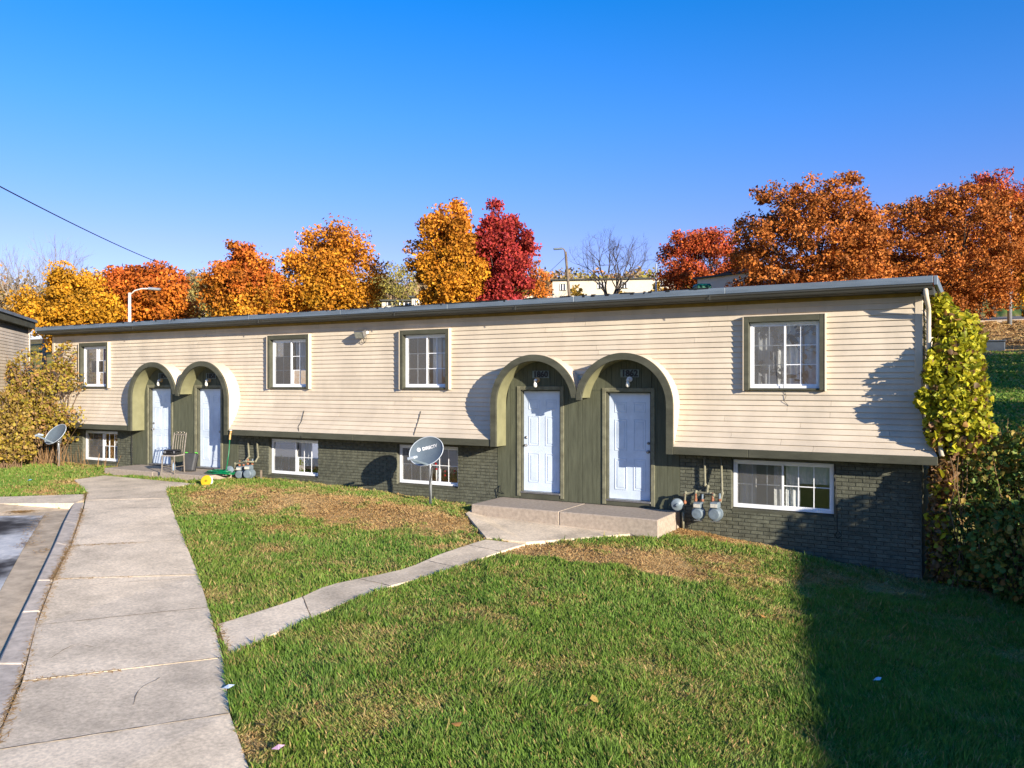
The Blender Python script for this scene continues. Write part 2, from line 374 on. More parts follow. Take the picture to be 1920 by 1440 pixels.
farw = np.clip((fy_-70)/60, 0, 1)[:, None]; gc = gc*(1-farw)+np.array([.16,.115,.05])*farw
M_GROUND = mat('lawn_soil', (1,1,1), .95, .22, 7, .05, .8, 30, attr='Col', detail=8)
g = link('ground', npmesh('ground', np.stack([fl, fy_, GZ.ravel()], 1), fc, gc, M_GROUND)); g.data.shade_smooth(); tag(g, 'sloping lawn with green and dry straw patches', kind='structure')

# ------------------------------------------------------------------ paving
def slab_mb(pts, top=.035, th=.14):
    n = len(pts); mb = MB()
    vs = [(p[0], p[1], p[2]+top) for p in pts]+[(p[0], p[1], p[2]+top-th) for p in pts]
    c = np.mean(np.array(pts), 0)
    fs = [tuple(range(n)), tuple(range(2*n-1, n-1, -1))]+[(i, (i+1) % n, n+(i+1) % n, n+i) for i in range(n)]
    return mb.raw(vs, fs)
def inset(pts, d):
    c = np.mean(np.array(pts), 0); out = []
    for p in pts:
        v = np.array(p)-c; l = np.linalg.norm(v[:2]); out.append(np.array(p)-v*(d/max(l, .1)))
    return out
sw = empty('sidewalk', RW[2]); tag(sw, 'wide concrete sidewalk beside the curb', kind='structure')
def addslab(par, pts, m=M_CONC, top=.035, name='slab', bev=.003, gap=.0012):
    o = ob(name, slab_mb(inset(pts, gap), top), m, None, bev=bev)
    o.parent = par; o.matrix_parent_inverse = Matrix.Translation(-Vector(par.location)); return o
for i in range(len(RW)-1): addslab(sw, [LW[i], RW[i], RW[i+1], LW[i+1]], top=.035+random.uniform(-.0025, .0025))
addslab(sw, landing_L, top=.036)
pth = empty('path', BU[2]); tag(pth, 'narrow concrete path crossing the lawn to the porch', kind='structure')
for i in range(0, 20, 4): addslab(pth, BD[i:i+5]+BU[i:i+5][::-1], top=.035+random.uniform(-.002, .002), gap=.004)
addslab(pth, landing_R, top=.05)
M_DIRT = mat('joint_dirt', (.17,.12,.075), .95, .3, 30)
def strip(par, pts, wmin, wmax, dz, name, seed):
    r = random.Random(seed); P_ = spl(pts, max(8, int(np.linalg.norm(np.array(pts[-1])-np.array(pts[0]))/.09))); mb = MB(); ring = []
    for i, q in enumerate(P_):
        a_ = np.array(P_[max(i-1, 0)]); b_ = np.array(P_[min(i+1, len(P_)-1)]); d_ = (b_-a_)[:2]; d_ = d_/max(np.linalg.norm(d_), 1e-6); w_ = r.uniform(wmin, wmax)/2; o_ = r.uniform(-.006, .006)
        nx_, ny_ = -d_[1], d_[0]; ring.append(((q[0]+nx_*(w_+o_), q[1]+ny_*(w_+o_), q[2]+dz), (q[0]-nx_*(w_-o_), q[1]-ny_*(w_-o_), q[2]+dz)))
    for a_, b_ in zip(ring, ring[1:]): mb.raw([a_[0], a_[1], b_[1], b_[0]], [(0,1,2,3)])
    o = ob(name, mb, M_DIRT, None); o.parent = par; o.matrix_parent_inverse = Matrix.Translation(-Vector(par.location))
for i in range(1, len(RW)-1): strip(sw, [LW[i], LW[i]*.66+RW[i]*.34, LW[i]*.33+RW[i]*.67, RW[i]], .004, .020, .0395, 'joint_dirt', i)
for k, cr in enumerate([[(150,1105),(210,1098),(300,1092),(372,1086)],[(150,985),(185,980),(240,972)],[(95,1240),(140,1215),(175,1220)],[(250,1330),(262,1300),(300,1278)]]):
    strip(sw, [gpt(*q_) for q_ in cr], .002, .009, .0395, 'crack', 40+k)
for i in range(4, 20, 4): strip(pth, [BU[i], (BU[i]+BD[i])/2, BD[i]], .004, .014, .039, 'joint_dirt', 70+i)
cw = empty('cross_walk', cross[1]); tag(cw, 'short concrete walk behind the parking bay', kind='structure')
addslab(cw, cross[:4]+cross[4:], top=.03)
kb = empty('curb', curbL[3]); tag(kb, 'concrete curb between sidewalk and parking lot', kind='structure')
for i in range(len(curbL)-1):
    addslab(kb, [curbL[i], curbR[i], curbR[i+1], curbL[i+1]], M_CURB, .03, 'curb_stone', .02, .004)
apx = [(82,967),(42,1032),(10,1090),(-30,1165),(-110,1310),(-260,1560)]
gdz = -.10
AP = [gpt(*p, zo=gdz) for p in apx]
def sheet(name, pts, dz, m, lab):
    mb = MB(); mb.raw([(p[0], p[1], p[2]+dz) for p in pts], [tuple(range(len(pts)))])
    o = ob(name, mb, m); return tag(o, lab, kind='structure')
topg = [gpt(-120,950), gpt(0,947), gpt(139,946)]
gz_pts = topg+curbL[1:]+[AP[-1]]+AP[::-1][1:]+[gpt(0,967,gdz), gpt(-140,969,gdz)]
mb = MB()
cb = [np.array(p) for p in curbL]
for i in range(5):
    a, b = cb[i+1 if i else 0], cb[i+2]; c, d = AP[i+1], AP[i]
    mb.raw([(q[0], q[1], q[2]+gdz) for q in (a, b, c, d)], [(0,1,2,3)])
q = [topg[2], AP[0], gpt(0,967,gdz), topg[1]]
mb.raw([(p[0], p[1], p[2]+(gdz if j in (0,1,2) else .027)) for j, p in enumerate(q)], [(0,1,2,3)])
q = [topg[1], gpt(0,967,gdz), gpt(-140,968,gdz), topg[0]]
mb.raw([(p[0], p[1], p[2]+(gdz if j in (1,2) else .027)) for j, p in enumerate(q)], [(0,1,2,3)])
tag(ob('gutter', mb, M_GUTR), 'stained concrete gutter apron at the parking edge', kind='structure')
m = M_ASPH.node_tree; N = m.nodes; L = m.links     # oil stains: dark blotches with a shape of their own
b = N['Principled BSDF']; src = b.inputs['Base Color'].links[0].from_socket
geo = N.new('ShaderNodeNewGeometry'); acc = None
for k, (x, y, r) in enumerate([(0,985,1.0),(-30,990,1.2),(2,1060,.55),(-60,1075,1.0)]):
    p = gpt(x, y, gdz); vm = N.new('ShaderNodeVectorMath'); vm.operation = 'DISTANCE'; vm.inputs[1].default_value = p; L.new(geo.outputs['Position'], vm.inputs[0])
    nz = N.new('ShaderNodeTexNoise'); nz.inputs['Scale'].default_value = 3.2; nz.inputs['Detail'].default_value = 6; L.new(geo.outputs['Position'], nz.inputs['Vector'])
    ad = N.new('ShaderNodeMath'); ad.operation = 'MULTIPLY_ADD'; ad.inputs[1].default_value = 1.3; L.new(nz.outputs[0], ad.inputs[0]); L.new(vm.outputs['Value'], ad.inputs[2])
    mr = N.new('ShaderNodeMapRange'); mr.inputs[1].default_value = r*.5+.4; mr.inputs[2].default_value = r+.7; mr.inputs[3].default_value = .9; mr.inputs[4].default_value = 0; L.new(ad.outputs[0], mr.inputs[0])
    mx = N.new('ShaderNodeMix'); mx.data_type = 'RGBA'; L.new(mr.outputs[0], mx.inputs[0]); L.new(src, mx.inputs[6]); mx.inputs[7].default_value = (.035,.032,.032,1); src = mx.outputs[2]
L.new(src, b.inputs['Base Color'])
sheet('parking_lot', AP+[np.array([-14,-30,-1.4]), np.array([-40,-30,-1.2]), np.array([-40,0,-.5]), gpt(-140,969,gdz), gpt(0,968,gdz)], gdz+.006, M_ASPH, 'pale worn parking lot surface with dark oil stains')

# ------------------------------------------------------------------ the building
XL, XR, DEP = -18.33, 5.01, 9.0
ZT = 3.66
BLD = empty('apartment_building', (0, 0, 0))
tag(BLD, 'long cream sided two level apartment row with four arched entries', 'building')
UPW = [(-16.93,-15.60), (-9.38,-8.03), (-5.34,-4.04), (2.20,3.55)]; UZ = (2.10, 3.39)
LOW = [(-16.90,-15.31), (-9.43,-7.83), (-5.49,-3.87), (1.96,3.68)]; LZ = (-.02, .87)
PAN = [(-14.62,-10.50), (-2.88,1.01)]
DOORS = [(-13.48,'1856',.05), (-11.57,'1858',.05), (-1.88,'1860',.03), (.005,'1862',0.)]
ARCH = [(-13.28,-11.37), (-1.83,.05)]; AR = .97; ASP = 1.8195; PF = -.41
def hw(z): return AR-.012 if z < ASP else math.sqrt(max(0., (AR-.012)**2-(z-ASP)**2))
def prof(z):
    return 0. if z > 1.95 else -.385*((1.95-z)/.87)**2.1
def wall_holes(mb, x0, x1, z0, z1, holes, y0, y1):
    xs = sorted({x0, x1, *[h[i] for h in holes for i in (0,1) if x0 < h[i] < x1]})
    zs = sorted({z0, z1, *[h[i] for h in holes for i in (2,3) if z0 < h[i] < z1]})
    for a, b in zip(xs, xs[1:]):
        run = None
        for c, d in zip(zs, zs[1:]):
            hit = any(h[0] < (a+b)/2 < h[1] and h[2] < (c+d)/2 < h[3] for h in holes)
            if hit:
                if run: mb.box(a, b, y0, y1, run[0], run[1]); run = None
            else: run = (run[0], d) if run else (c, d)
        if run: mb.box(a, b, y0, y1, run[0], run[1])
holesU = [(a+.05, b-.05, UZ[0]+.04, UZ[1]-.04) for a, b in UPW]
holesL = [(a, b, *LZ) for a, b in LOW]
holesD = [(c-.47, c+.47, -.12, 2.08+s) for c, t, s in DOORS]
mb = MB(); wall_holes(mb, XL, XR, -1.6, ZT, holesU+holesL+holesD, .014, .16)
mb.box(XL, XL+.15, .16, DEP, -1.6, ZT); mb.box(XR-.15, XR, .16, DEP, -1.6, ZT); mb.box(XL+.15, XR-.15, DEP-.15, DEP, -1.6, ZT)
ob('wall', mb, M_MORT, BLD)
mb = MB(); mb.box(XL+.2, XR-.2, .17, DEP-.2, 1.2, 1.35); mb.box(XL+.2, XR-.2, .17, DEP-.2, -1.0, -.9); mb.box(XL+.2, XR-.2, 2.8, 2.9, -.9, ZT)
for x in (-14.7,-12.5,-10.2,-6.7,-3.0,-.9,1.3): mb.box(x, x+.1, .2, 2.8, -.9, ZT)
ob('interior_floor', mb, M_INT, BLD)
# siding boards --------------------------------------------------
NR = 27; ZB = 1.085; rows = [ZB+(3.625-ZB)*i/NR for i in range(NR+1)]
def board(xb0, xb1, xt0, xt1, z0, z1, full0, full1):
    if min(xb1-xb0, xt1-xt0) < .004 and max(xb1-xb0, xt1-xt0) < .03: return
    if xb1 < xb0: xb0 = xb1 = (xb0+xb1)/2
    if xt1 < xt0: xt0 = xt1 = (xt0+xt1)/2
    jig = random.uniform(-.003, .002)
    def yy(z): t = (z-full0)/(full1-full0); return prof(z)-.026*(1-t)-.002*t+jig
    y0, y1 = yy(z0), yy(z1); zz = z1-.0005
    p = [(xb0,y0,z0),(xb1,y0,z0),(xb1,prof(z0)+.012,z0),(xb0,prof(z0)+.012,z0),(xt0,y1,zz),(xt1,y1,zz),(xt1,prof(z1)+.012,zz),(xt0,prof(z1)+.012,zz)]
    ob('siding_board', MB().hexa(p), M_SID, BLD, fixn=False)
def split(xb0, xb1, xt0, xt1, z0, z1, row):
    cuts = []; x = max(xb0, xt0); end = min(xb1, xt1); r = random.Random(row*31+int(xb0*10))
    x += r.uniform(.8, 3.6)
    while x < end-.5: cuts.append(x); x += r.uniform(2.6, 4.2)
    l = (xb0, xt0)
    for c in cuts: board(l[0], c-.002, l[1], c-.002, z0, z1, z0, z1); l = (c+.002, c+.002)
    board(l[0], xb1, l[1], xt1, z0, z1, z0, z1)
TR = .0
for i in range(NR):
    z0, z1 = rows[i], rows[i+1]; segs = []; edges = []   # blocked intervals (xb0,xt0,xb1,xt1)
    blk = []
    for c1, c2 in ARCH:
        h0, h1 = hw(z0), hw(z1)
        if z0 > ASP+AR-.014: continue
        i0 = c1+h0 < c2-h0; i1 = c1+h1 < c2-h1
        if i0 or i1:
            blk.append((c1-h0, c1-h1, min(c1+h0, (c1+c2)/2), c1+h1)); blk.append((max(c2-h0, (c1+c2)/2), c2-h1, c2+h0, c2+h1))
        else: blk.append((c1-h0, c1-h1, c2+h0, c2+h1))
    for a, b in UPW:
        if z1 > UZ[0] and z0 < UZ[1]: blk.append((a, a, b, b))
    blk.sort(); lb, lt = XL+.1, XL+.1
    for q in blk:
        split(lb, q[0], lt, q[1], z0, z1, i); lb, lt = q[2], q[3]
    ex = .24*(prof(z0)/-.385) if z0 < 1.95 else 0; ex1 = .24*(prof(z1)/-.385) if z1 < 1.95 else 0
    rt0, rt1 = (XR-.1, XR-.1) if z0 > 1.95 else (XR+ex, XR+ex1); split(lb, rt0, lt, rt1, z0, z1, i)
    for a, b in UPW:
        if z0 < UZ[0] < z1: board(a, b, a, b, z0, UZ[0], z0, z1)
        if z0 < UZ[1] < z1: board(a, b, a, b, UZ[1], z1, z0, z1)
for c1, c2 in ARCH:
    for c in (c1, c2): ob('sheathing', MB().box(c-.35, c+.35, .002, .0125, ASP+AR-.06, ASP+AR+.1), M_SID, BLD)
ob('corner_trim', MB().box(XR-.1, XR+.012, -.028, .10, 1.95, 3.655), M_SID, BLD, bev=.004)
ob('corner_trim', MB().box(XL-.012, XL+.1, -.028, .10, 1.95, 3.655), M_SID, BLD, bev=.004)
# flare end cheeks and end wall siding
for xx, sgn in ((XR, 1), (XL, -1)):
    mb = MB(); pl = [(prof(z)+.012, z) for z in np.linspace(ZB, 1.95, 10)]+[(.10, 1.95), (.10, ZB)]
    n = len(pl); ex = [(.24*(max(0, -y+.012)/.385)) for y, z in pl]
    vs = [(xx-.004*sgn+(e if sgn > 0 else -e)*1, y, z) for (y, z), e in zip(pl, ex)]
    mb.raw(vs, [tuple(range(n))]); ob('flare_cheek', mb, M_SID, BLD)
for k in range(NR):
    z0, z1 = rows[k], rows[k+1]
    mb = MB(); mb.hexa([(XR+.017,.1,z0),(XR+.017,DEP,z0),(XR,DEP,z0),(XR,.1,z0),(XR+.003,.1,z1),(XR+.003,DEP,z1),(XR,DEP,z1),(XR,.1,z1)])
    ob('siding_board', mb, M_SID, BLD)
# band board ------------------------------------------------------
for a, b in ((XL-.02, ARCH[0][0]-AR), (ARCH[0][1]+AR, -6.4), (-6.395, ARCH[1][0]-AR), (ARCH[1][1]+AR, 2.35), (2.355, XR+.24)):
    ob('band_board', MB().box(a, b, -.415, -.375, .945, 1.083), M_TRIM, BLD, bev=.006)
    ob('soffit', MB().box(a, b, -.374, .0, .985, 1.0), M_TRIM, BLD)
# arches ----------------------------------------------------------
def arch_path(c, mid, side, R, zend_leg=.945, zend_val=1.945):
    """outer leg -> over the top -> valley; side=-1: outer leg on the left"""
    pts = [(c+side*R, zend_leg), (c+side*R, 1.4)]
    lim = mid-c
    for k in range(0, 41):
        a = math.pi*k/40
        x = c+side*R*math.cos(a); z = ASP+R*math.sin(a)
        past = (x > mid-.003) if side < 0 else (x < mid+.003)
        if past: x = mid-.003 if side < 0 else mid+.003
        if k > 20 and z < zend_val: break
        pts.append((x, z))
    x, z = pts[-1]; pts.append((x, zend_val-.002*0))
    return pts
def sweep(c, mid, side, Ro, Ri, y0, y1):
    po = arch_path(c, mid, side, Ro); pi_ = arch_path(c, mid, side, Ri)
    n = min(len(po), len(pi_)); po = po[:n-1]+[po[-1]]; pi_ = pi_[:n-1]+[pi_[-1]]
    mb = MB()
    vs = [(x, y0, z) for x, z in po]+[(x, y0, z) for x, z in pi_]+[(x, y1, z) for x, z in po]+[(x, y1, z) for x, z in pi_]
    fs = []
    for i in range(n-1):
        fs += [(i, i+1, n+i+1, n+i), (2*n+i, 3*n+i, 3*n+i+1, 2*n+i+1), (i, 2*n+i, 2*n+i+1, i+1), (n+i, n+i+1, 3*n+i+1, 3*n+i)]
    fs += [(0, n, 3*n, 2*n), (n-1, 3*n-1, 4*n-1, 2*n-1)]
    return mb.raw(vs, fs)
for c1, c2 in ARCH:
    mid = (c1+c2)/2
    for c, side in ((c1, -1), (c2, 1)):
        smooth_angle(ob('arch_fascia', sweep(c, mid, side, AR, AR-.125, PF-.025, PF+.03), M_TRIM, BLD))
        smooth_angle(ob('arch_canopy', sweep(c, mid, side, AR-.006, AR-.03, PF+.03, .012), M_ARCHW, BLD))
        smooth_angle(ob('arch_lining', sweep(c, mid, side, AR-.10, AR-.118, PF+.03, .0), M_LINE, BLD))
    mb = MB(); mb.box(mid-.075, mid+.075, PF-.0, .0, 1.95, 1.965); ob('valley_soffit', mb, M_LINE, BLD)
    mb = MB(); mb.hexa([(mid-.005,PF-.032,1.90),(mid+.125,PF-.032,1.90),(mid+.125,PF+.01,1.90),(mid-.005,PF+.01,1.90),(mid-.005,PF-.032,2.02),(mid+.10,PF-.032,2.06),(mid+.10,PF+.01,2.06),(mid-.005,PF+.01,2.02)])
    ob('valley_block', mb, M_TRIM, BLD, bev=.006)
# plywood panels behind the arches ---------------------------------
for pi, (a, b) in enumerate(PAN):
    c1, c2 = ARCH[pi]; mid = (c1+c2)/2; zbot = -.115 if pi else .0
    hl = [(c-.465, c+.465, -.2, 2.075+s) for c, t, s in DOORS if a < c < b]
    x = a; k = 0
    while x < b-.02:
        w = .205 if k % 2 else .10; x1 = min(x+w, b); k += 1
        cuts = sorted({x, x1, *[h[i] for h in hl for i in (0,1) if x < h[i] < x1]})
        for xa, xb in zip(cuts, cuts[1:]):
            xm = (xa+xb)/2; zb_ = zbot
            for h in hl:
                if h[0] < xm < h[1]: zb_ = h[3]
            def topz(xq):
                t = 0.
                for c in (c1, c2):
                    d = abs(xq-c)
                    if d < AR-.03: t = max(t, ASP+math.sqrt((AR-.03)**2-d*d))
                return max(t, 1.96 if c1-AR+.02 < xq < c2+AR-.02 else 1.0)
            ta, tb = topz(xa), topz(xb)
            zs_ = [(zb_, 2.085), (2.09, None)] if min(ta, tb) > 2.12 and zb_ < 2 else [(zb_, None)]
            for zlo, zhi in zs_:
                t0, t1 = (zhi, zhi) if zhi else (ta, tb)
                g = .0025
                ob('panel_board', MB().prism([(xa+g, zlo), (xb-g, zlo), (xb-g, t1), (xa+g, t0)], -.008+random.uniform(-.0008,.0008), .012), M_PANEL, BLD)
        x = x1
# doors -------------------------------------------------------------
def textmesh(txt, size, name, ext=.004, off=.0):
    cu = bpy.data.curves.new(name, 'FONT'); cu.body = txt; cu.size = size; cu.extrude = ext; cu.align_x = 'CENTER'; cu.align_y = 'CENTER'; cu.offset = off; cu.resolution_u = 3
    o = bpy.data.objects.new(name, cu); COL.objects.link(o); bpy.context.view_layer.update()
    me = bpy.data.meshes.new_from_object(o.evaluated_get(bpy.context.evaluated_depsgraph_get()))
    bpy.data.objects.remove(o); me.name = name; return me
for c, num, zs in DOORS:
    d = ob('door', MB().box(c-.43, c+.43, .085, .13, zs+.005, zs+2.035), M_DOOR, BLD, bev=.003)
    for sx in (-1, 1):
        for (za, zb) in ((.18,.78), (.93,1.53), (1.66,1.86)):
            xa = c+(.07 if sx > 0 else -.31); xb = xa+.24
            mb = MB(); z0, z1 = zs+za, zs+zb
            for (p, q, r, s) in ((xa,xb,z0,z0+.018),(xa,xb,z1-.018,z1),(xa,xa+.018,z0+.018,z1-.018),(xb-.018,xb,z0+.018,z1-.018)): mb.box(p, q, .077, .086, r, s)
            mb.box(xa+.045, xb-.045, .078, .086, z0+.045, z1-.045)
            ob('door_panel', mb, M_DOOR, d, bev=.003)
    kx = c-.37 if num in ('1856','1860') else c+.37
    ob('knob', MB().lathe([(.03,0),(.012,.008),(.012,.03),(.028,.045),(.030,.06),(.018,.072)], (kx,.085,zs+.93), (0,-1,0), 12), M_STEEL, d, smooth=True)
    ob('deadbolt', MB().lathe([(.03,0),(.028,.012),(.012,.014),(.010,.022)], (kx,.085,zs+1.09), (0,-1,0), 12), M_STEEL, d, smooth=True)
    ob('threshold', MB().box(c-.45, c+.45, -.03, .13, zs-.035, zs+.002), M_STEEL, d, bev=.004)
    ob('sill_board', MB().box(c-.46, c+.46, -.014, .10, (-.115 if c > -5 else .0), zs-.036), M_TRIM, d)
    fr = MB()
    fr.box(c-.465, c-.432, -.006, .14, zs-.03, zs+2.07).box(c+.432, c+.465, -.006, .14, zs-.03, zs+2.07).box(c-.465, c+.465, -.006, .14, zs+2.037, zs+2.07)
    fo = ob('door_frame', fr, M_TRIM, BLD)
    cs = MB(); cs.box(c-.53, c-.455, -.030, -.007, zs-.1 if c > -5 else .0, zs+2.135).box(c+.455, c+.53, -.030, -.007, zs-.1 if c > -5 else .0, zs+2.135).box(c-.4549, c+.4549, -.030, -.007, zs+2.06, zs+2.135)
    ob('casing', cs, mat('olive_casing', (.18,.175,.115), .7, .2, 8, .2), fo, bev=.004)
    ax = [a for p in ARCH for a in p]; acx = min(ax, key=lambda v: abs(v-c))
    nq = onY(*{'1862':(1181,700),'1860':(1014,702),'1858':(396,705),'1856':(306,705)}[num], -.02); nx_ = nq[0]; nz_ = nq[2]
    pl = ob('house_number', MB().box(nx_-.19, nx_+.19, -.028, -.010, nz_-.075, nz_+.075), M_NUM, BLD, bev=.004)
    o = link('numerals', textmesh(num, .165, 'numerals', .006, .006), M_BLK, pl); o.rotation_euler = (rad(90), 0, 0); o.location = (nx_, -.032, nz_-.005)
    lq = onY(*{'1862':(1179,711),'1860':(1006,712),'1858':(390,713),'1856':(300,713)}[num], -.06); lx = lq[0]; lz = lq[2]
    pl = ob('porch_light', MB().lathe([(.055,0),(.055,.02),(.03,.028)], (lx,-.006,lz), (0,-1,0), 16), M_BRASS if num != '1862' else M_WHITE, BLD, smooth=True)
    ob('lamp_socket', MB().tube([(lx,-.03,lz),(lx,-.10,lz-.005),(lx,-.11,lz-.03)], [.02,.03,.035], 10), M_WHITE, pl, smooth=True)
    ob('bulb', MB().lathe([(.022,0),(.035,-.03),(.042,-.07),(.034,-.105),(.012,-.12)], (lx,-.11,lz-.035), (0,0,1), 14), M_ORANGE, pl, smooth=True)
# bricks -------------------------------------------------------------
BP, BH = .215, .0672; blist = []
r = random.Random(3)
for a, b in ((XL+.0, PAN[0][0]), (PAN[0][1], PAN[1][0]), (PAN[1][1], XR)):
    for row in range(29):
        z0 = .975-(row+1)*BH; x = a-(BP/2 if row % 2 else 0); 
        gl = float(min(zg(a, -.01), zg(b, -.01)))
        while x < b:
            x0, x1 = max(x, a)+.004, min(x+BP, b)-.004; x += BP
            if x1-x0 < .03: continue
            if z0+BH < float(zg((x0+x1)/2, -.01))-.03: continue
            parts = [(x0, x1)]
            for h in holesL:
                if z0+BH-.004 > h[2] and z0+.004 < h[3]:
                    np_ = []
                    for p, q in parts:
                        if q <= h[0] or p >= h[1]: np_.append((p, q))
                        else:
                            if p < h[0]-.03: np_.append((p, h[0]-.002))
                            if q > h[1]+.03: np_.append((h[1]+.002, q))
                    parts = np_
            for p, q in parts:
                t1, t0 = z0+BH-.0045, z0+.0045
                for h in holesL:
                    if h[0] < (p+q)/2 < h[1]: pass
                blist.append((p, q, t0, t1))
blist.sort(key=lambda q: (q[0]-CAM[0])**2)
big = MB(); bm_cache = {}
def brick_mb(p, q, z0, z1, y, ox=0, oz=0):
    mb = MB(); c = .003; j = r.uniform(-.0025, .0015)
    return mb.raw([(p,y,z0),(q,y,z0),(q,y,z1),(p,y,z1),(p+c,-.002+j,z0+c),(q-c,-.002+j,z0+c),(q-c,-.002+j,z1-c),(p+c,-.002+j,z1-c)],
        [(4,5,6,7),(0,1,5,4),(1,2,6,5),(2,3,7,6),(3,0,4,7)])
for i, (p, q, z0, z1) in enumerate(blist):
    if i < 298: ob('brick', brick_mb(p, q, z0, z1, .015), M_BRICK, BLD, fixn=False)
    else:
        m2 = brick_mb(p, q, z0, z1, .015); big.raw(m2.v, m2.f)
tag(ob('brick_courses', big, M_BRICK, BLD, fixn=False), kind='stuff')
# windows --------------------------------------------------------------
def wavy(x0, x1, z0, z1, y, amp=.02, wl=.11, seed=0, top_gather=0.):
    rr = random.Random(seed); n = max(8, int((x1-x0)/.018)); m = 10; ph = rr.uniform(0, 6)
    vs = []; 
    for j in range(m+1):
        t = j/m; z = z0+(z1-z0)*t
        for i in range(n+1):
            x = x0+(x1-x0)*i/n
            vs.append((x, y+amp*math.sin(2*math.pi*x/wl+ph+.6*math.sin(3*t+seed))*(1-.3*t)+.008*math.sin(x*37+seed), z))
    return MB().raw(vs, [(j*(n+1)+i, j*(n+1)+i+1, (j+1)*(n+1)+i+1, (j+1)*(n+1)+i) for j in range(m) for i in range(n)])
def window(x0, x1, z0, z1, yf, cols, rws, curt, name='window', screen=True):
    fw = .042; mb = MB()
    mb.box(x0, x1, yf, yf+.07, z0, z0+fw).box(x0, x1, yf, yf+.07, z1-fw, z1).box(x0, x0+fw, yf, yf+.07, z0+fw, z1-fw).box(x1-fw, x1, yf, yf+.07, z0+fw, z1-fw)
    w = ob(name, mb, M_VIN, BLD, bev=.003); xm = (x0+x1)/2
    for s, (a, b) in enumerate(((x0+fw, xm+.022), (xm-.022, x1-fw))):
        ys = yf+(.012 if s == 0 else .038); sw_ = .032; mb = MB(); za, zb = z0+fw, z1-fw
        mb.box(a, b, ys, ys+.022, za, za+sw_).box(a, b, ys, ys+.022, zb-sw_, zb).box(a, a+sw_, ys, ys+.022, za+sw_, zb-sw_).box(b-sw_, b, ys, ys+.022, za+sw_, zb-sw_)
        ob('sash', mb, M_VIN, w, bev=.002)
        a2, b2, za2, zb2 = a+sw_, b-sw_, za+sw_, zb-sw_
        for k in range(1, cols):
            x = a2+(b2-a2)*k/cols; my = .0195 if s == 0 else .008; ob('muntin', MB().box(x-.008, x+.008, ys+my, ys+my+.0065, za2, zb2), M_VIN, w)
        for k in range(1, rws):
            z = za2+(zb2-za2)*k/rws; my = .0198 if s == 0 else .0084; ob('muntin', MB().box(a2, b2, ys+my, ys+my+.0057, z-.008, z+.008), M_VIN, w)
        for ci in range(cols):
            for ri in range(rws):
                xa, xb = a2+(b2-a2)*ci/cols, a2+(b2-a2)*(ci+1)/cols; zc, zd = za2+(zb2-za2)*ri/rws, za2+(zb2-za2)*(ri+1)/rws
                tl = random.uniform(-.0003, .0003)
                ob('pane', MB().raw([(xa,ys+.018,zc),(xb,ys+.018+tl,zc),(xb,ys+.018+tl,zd),(xa,ys+.018,zd)], [(0,1,2,3)]), M_GLASS, w)
        if s == 0 and screen:
            ob('insect_screen', MB().raw([(a2,ys-.006,za2),(b2,ys-.006,za2),(b2,ys-.006,zb2),(a2,ys-.006,zb2)], [(0,1,2,3)]), M_SCR, w)
    for (ca_, cb_, cz0, cz1, m_, amp) in curt:
        W_ = x1-x0; H_ = z1-z0
        ob('curtain', wavy(x0+ca_*W_, x0+cb_*W_, z0+cz0*H_, z0+cz1*H_, yf+.16, amp, seed=int(abs(x0)*10)), m_, w, smooth=True)
    return w
def trimbox(w, x0, x1, z0, z1, m=M_TRIM):
    o = .105; t = .085; mb = MB()
    mb.box(x0, x0+t, -o, .07, z0, z1); ob('trim_board', mb, m, w, bev=.004)
    ob('trim_board', MB().box(x1-t, x1, -o, .07, z0, z1), m, w, bev=.004)
    ob('trim_board', MB().box(x0+t+.001, x1-t-.001, -o, .07, z1-.10, z1), m, w, bev=.004)
    ob('trim_board', MB().box(x0+t+.001, x1-t-.001, -o+.03, .07, z0, z0+.035), m, w, bev=.004)
    lip = MB(); lip.box(x0-.014, x0-.001, -o-.008, -.0, z0-.01, z1+.014).box(x1+.001, x1+.014, -o-.008, -.0, z0-.01, z1+.014).box(x0-.001, x1+.001, -o-.008, 0., z1+.001, z1+.014)
    ob('trim_cap', lip, M_SID, w)
cur_u = [[(.55,.98,.02,.98,M_CURP,.02),(.05,.5,.0,.98,M_CURD,.01)],
         [(.52,.80,.03,.97,M_CUR,.03),(.82,.98,.3,.98,M_CURB2,.02)],
         [(.56,.76,.03,.97,M_BLIND,.004),(.78,.96,.2,.9,M_CURB2,.02)],
         [(.05,.36,.02,.98,M_CUR,.02),(.38,.47,.02,.98,M_CUR,.03),(.51,.73,.02,.96,M_CUR,.03),(.76,.97,.02,.98,M_CURB2,.012)]]
for k, (a, b) in enumerate(UPW):
    w = window(a+.086, b-.086, UZ[0]+.036, UZ[1]-.101, .0, 2, 3, cur_u[k]); trimbox(w, a, b, *UZ)
    if k == 3:   # printed leaves on the curtain cloth
        rr = random.Random(5); mb = MB(); M_PR = mat('leaf_print', (.07,.075,.075), .9, .2, 10)
        for q in range(46):
            cx = a+.12+rr.random()*1.06; cz = UZ[0]+.12+rr.random()*1.0; an = rr.uniform(0, 6.28); l = rr.uniform(.05,.10); wd = l*.36
            pts = [(l*math.cos(t)*(1 if abs(t) < 9 else 1), wd*math.sin(t)*(1-.35*math.cos(t))) for t in np.linspace(0, 6.283, 11)[:-1]]
            vs = [(cx+p*math.cos(an)-s_*math.sin(an), .126, cz+p*math.sin(an)+s_*math.cos(an)) for p, s_ in pts]
            mb.raw(vs, [tuple(range(10))])
            mb.raw([(cx,.127,cz),(cx+.16*math.cos(an+.3),.127,cz+.16*math.sin(an+.3)),(cx+.16*math.cos(an+.36),.127,cz+.16*math.sin(an+.36))], [(0,1,2)])
        ob('leaf_print', mb, M_PR, w)
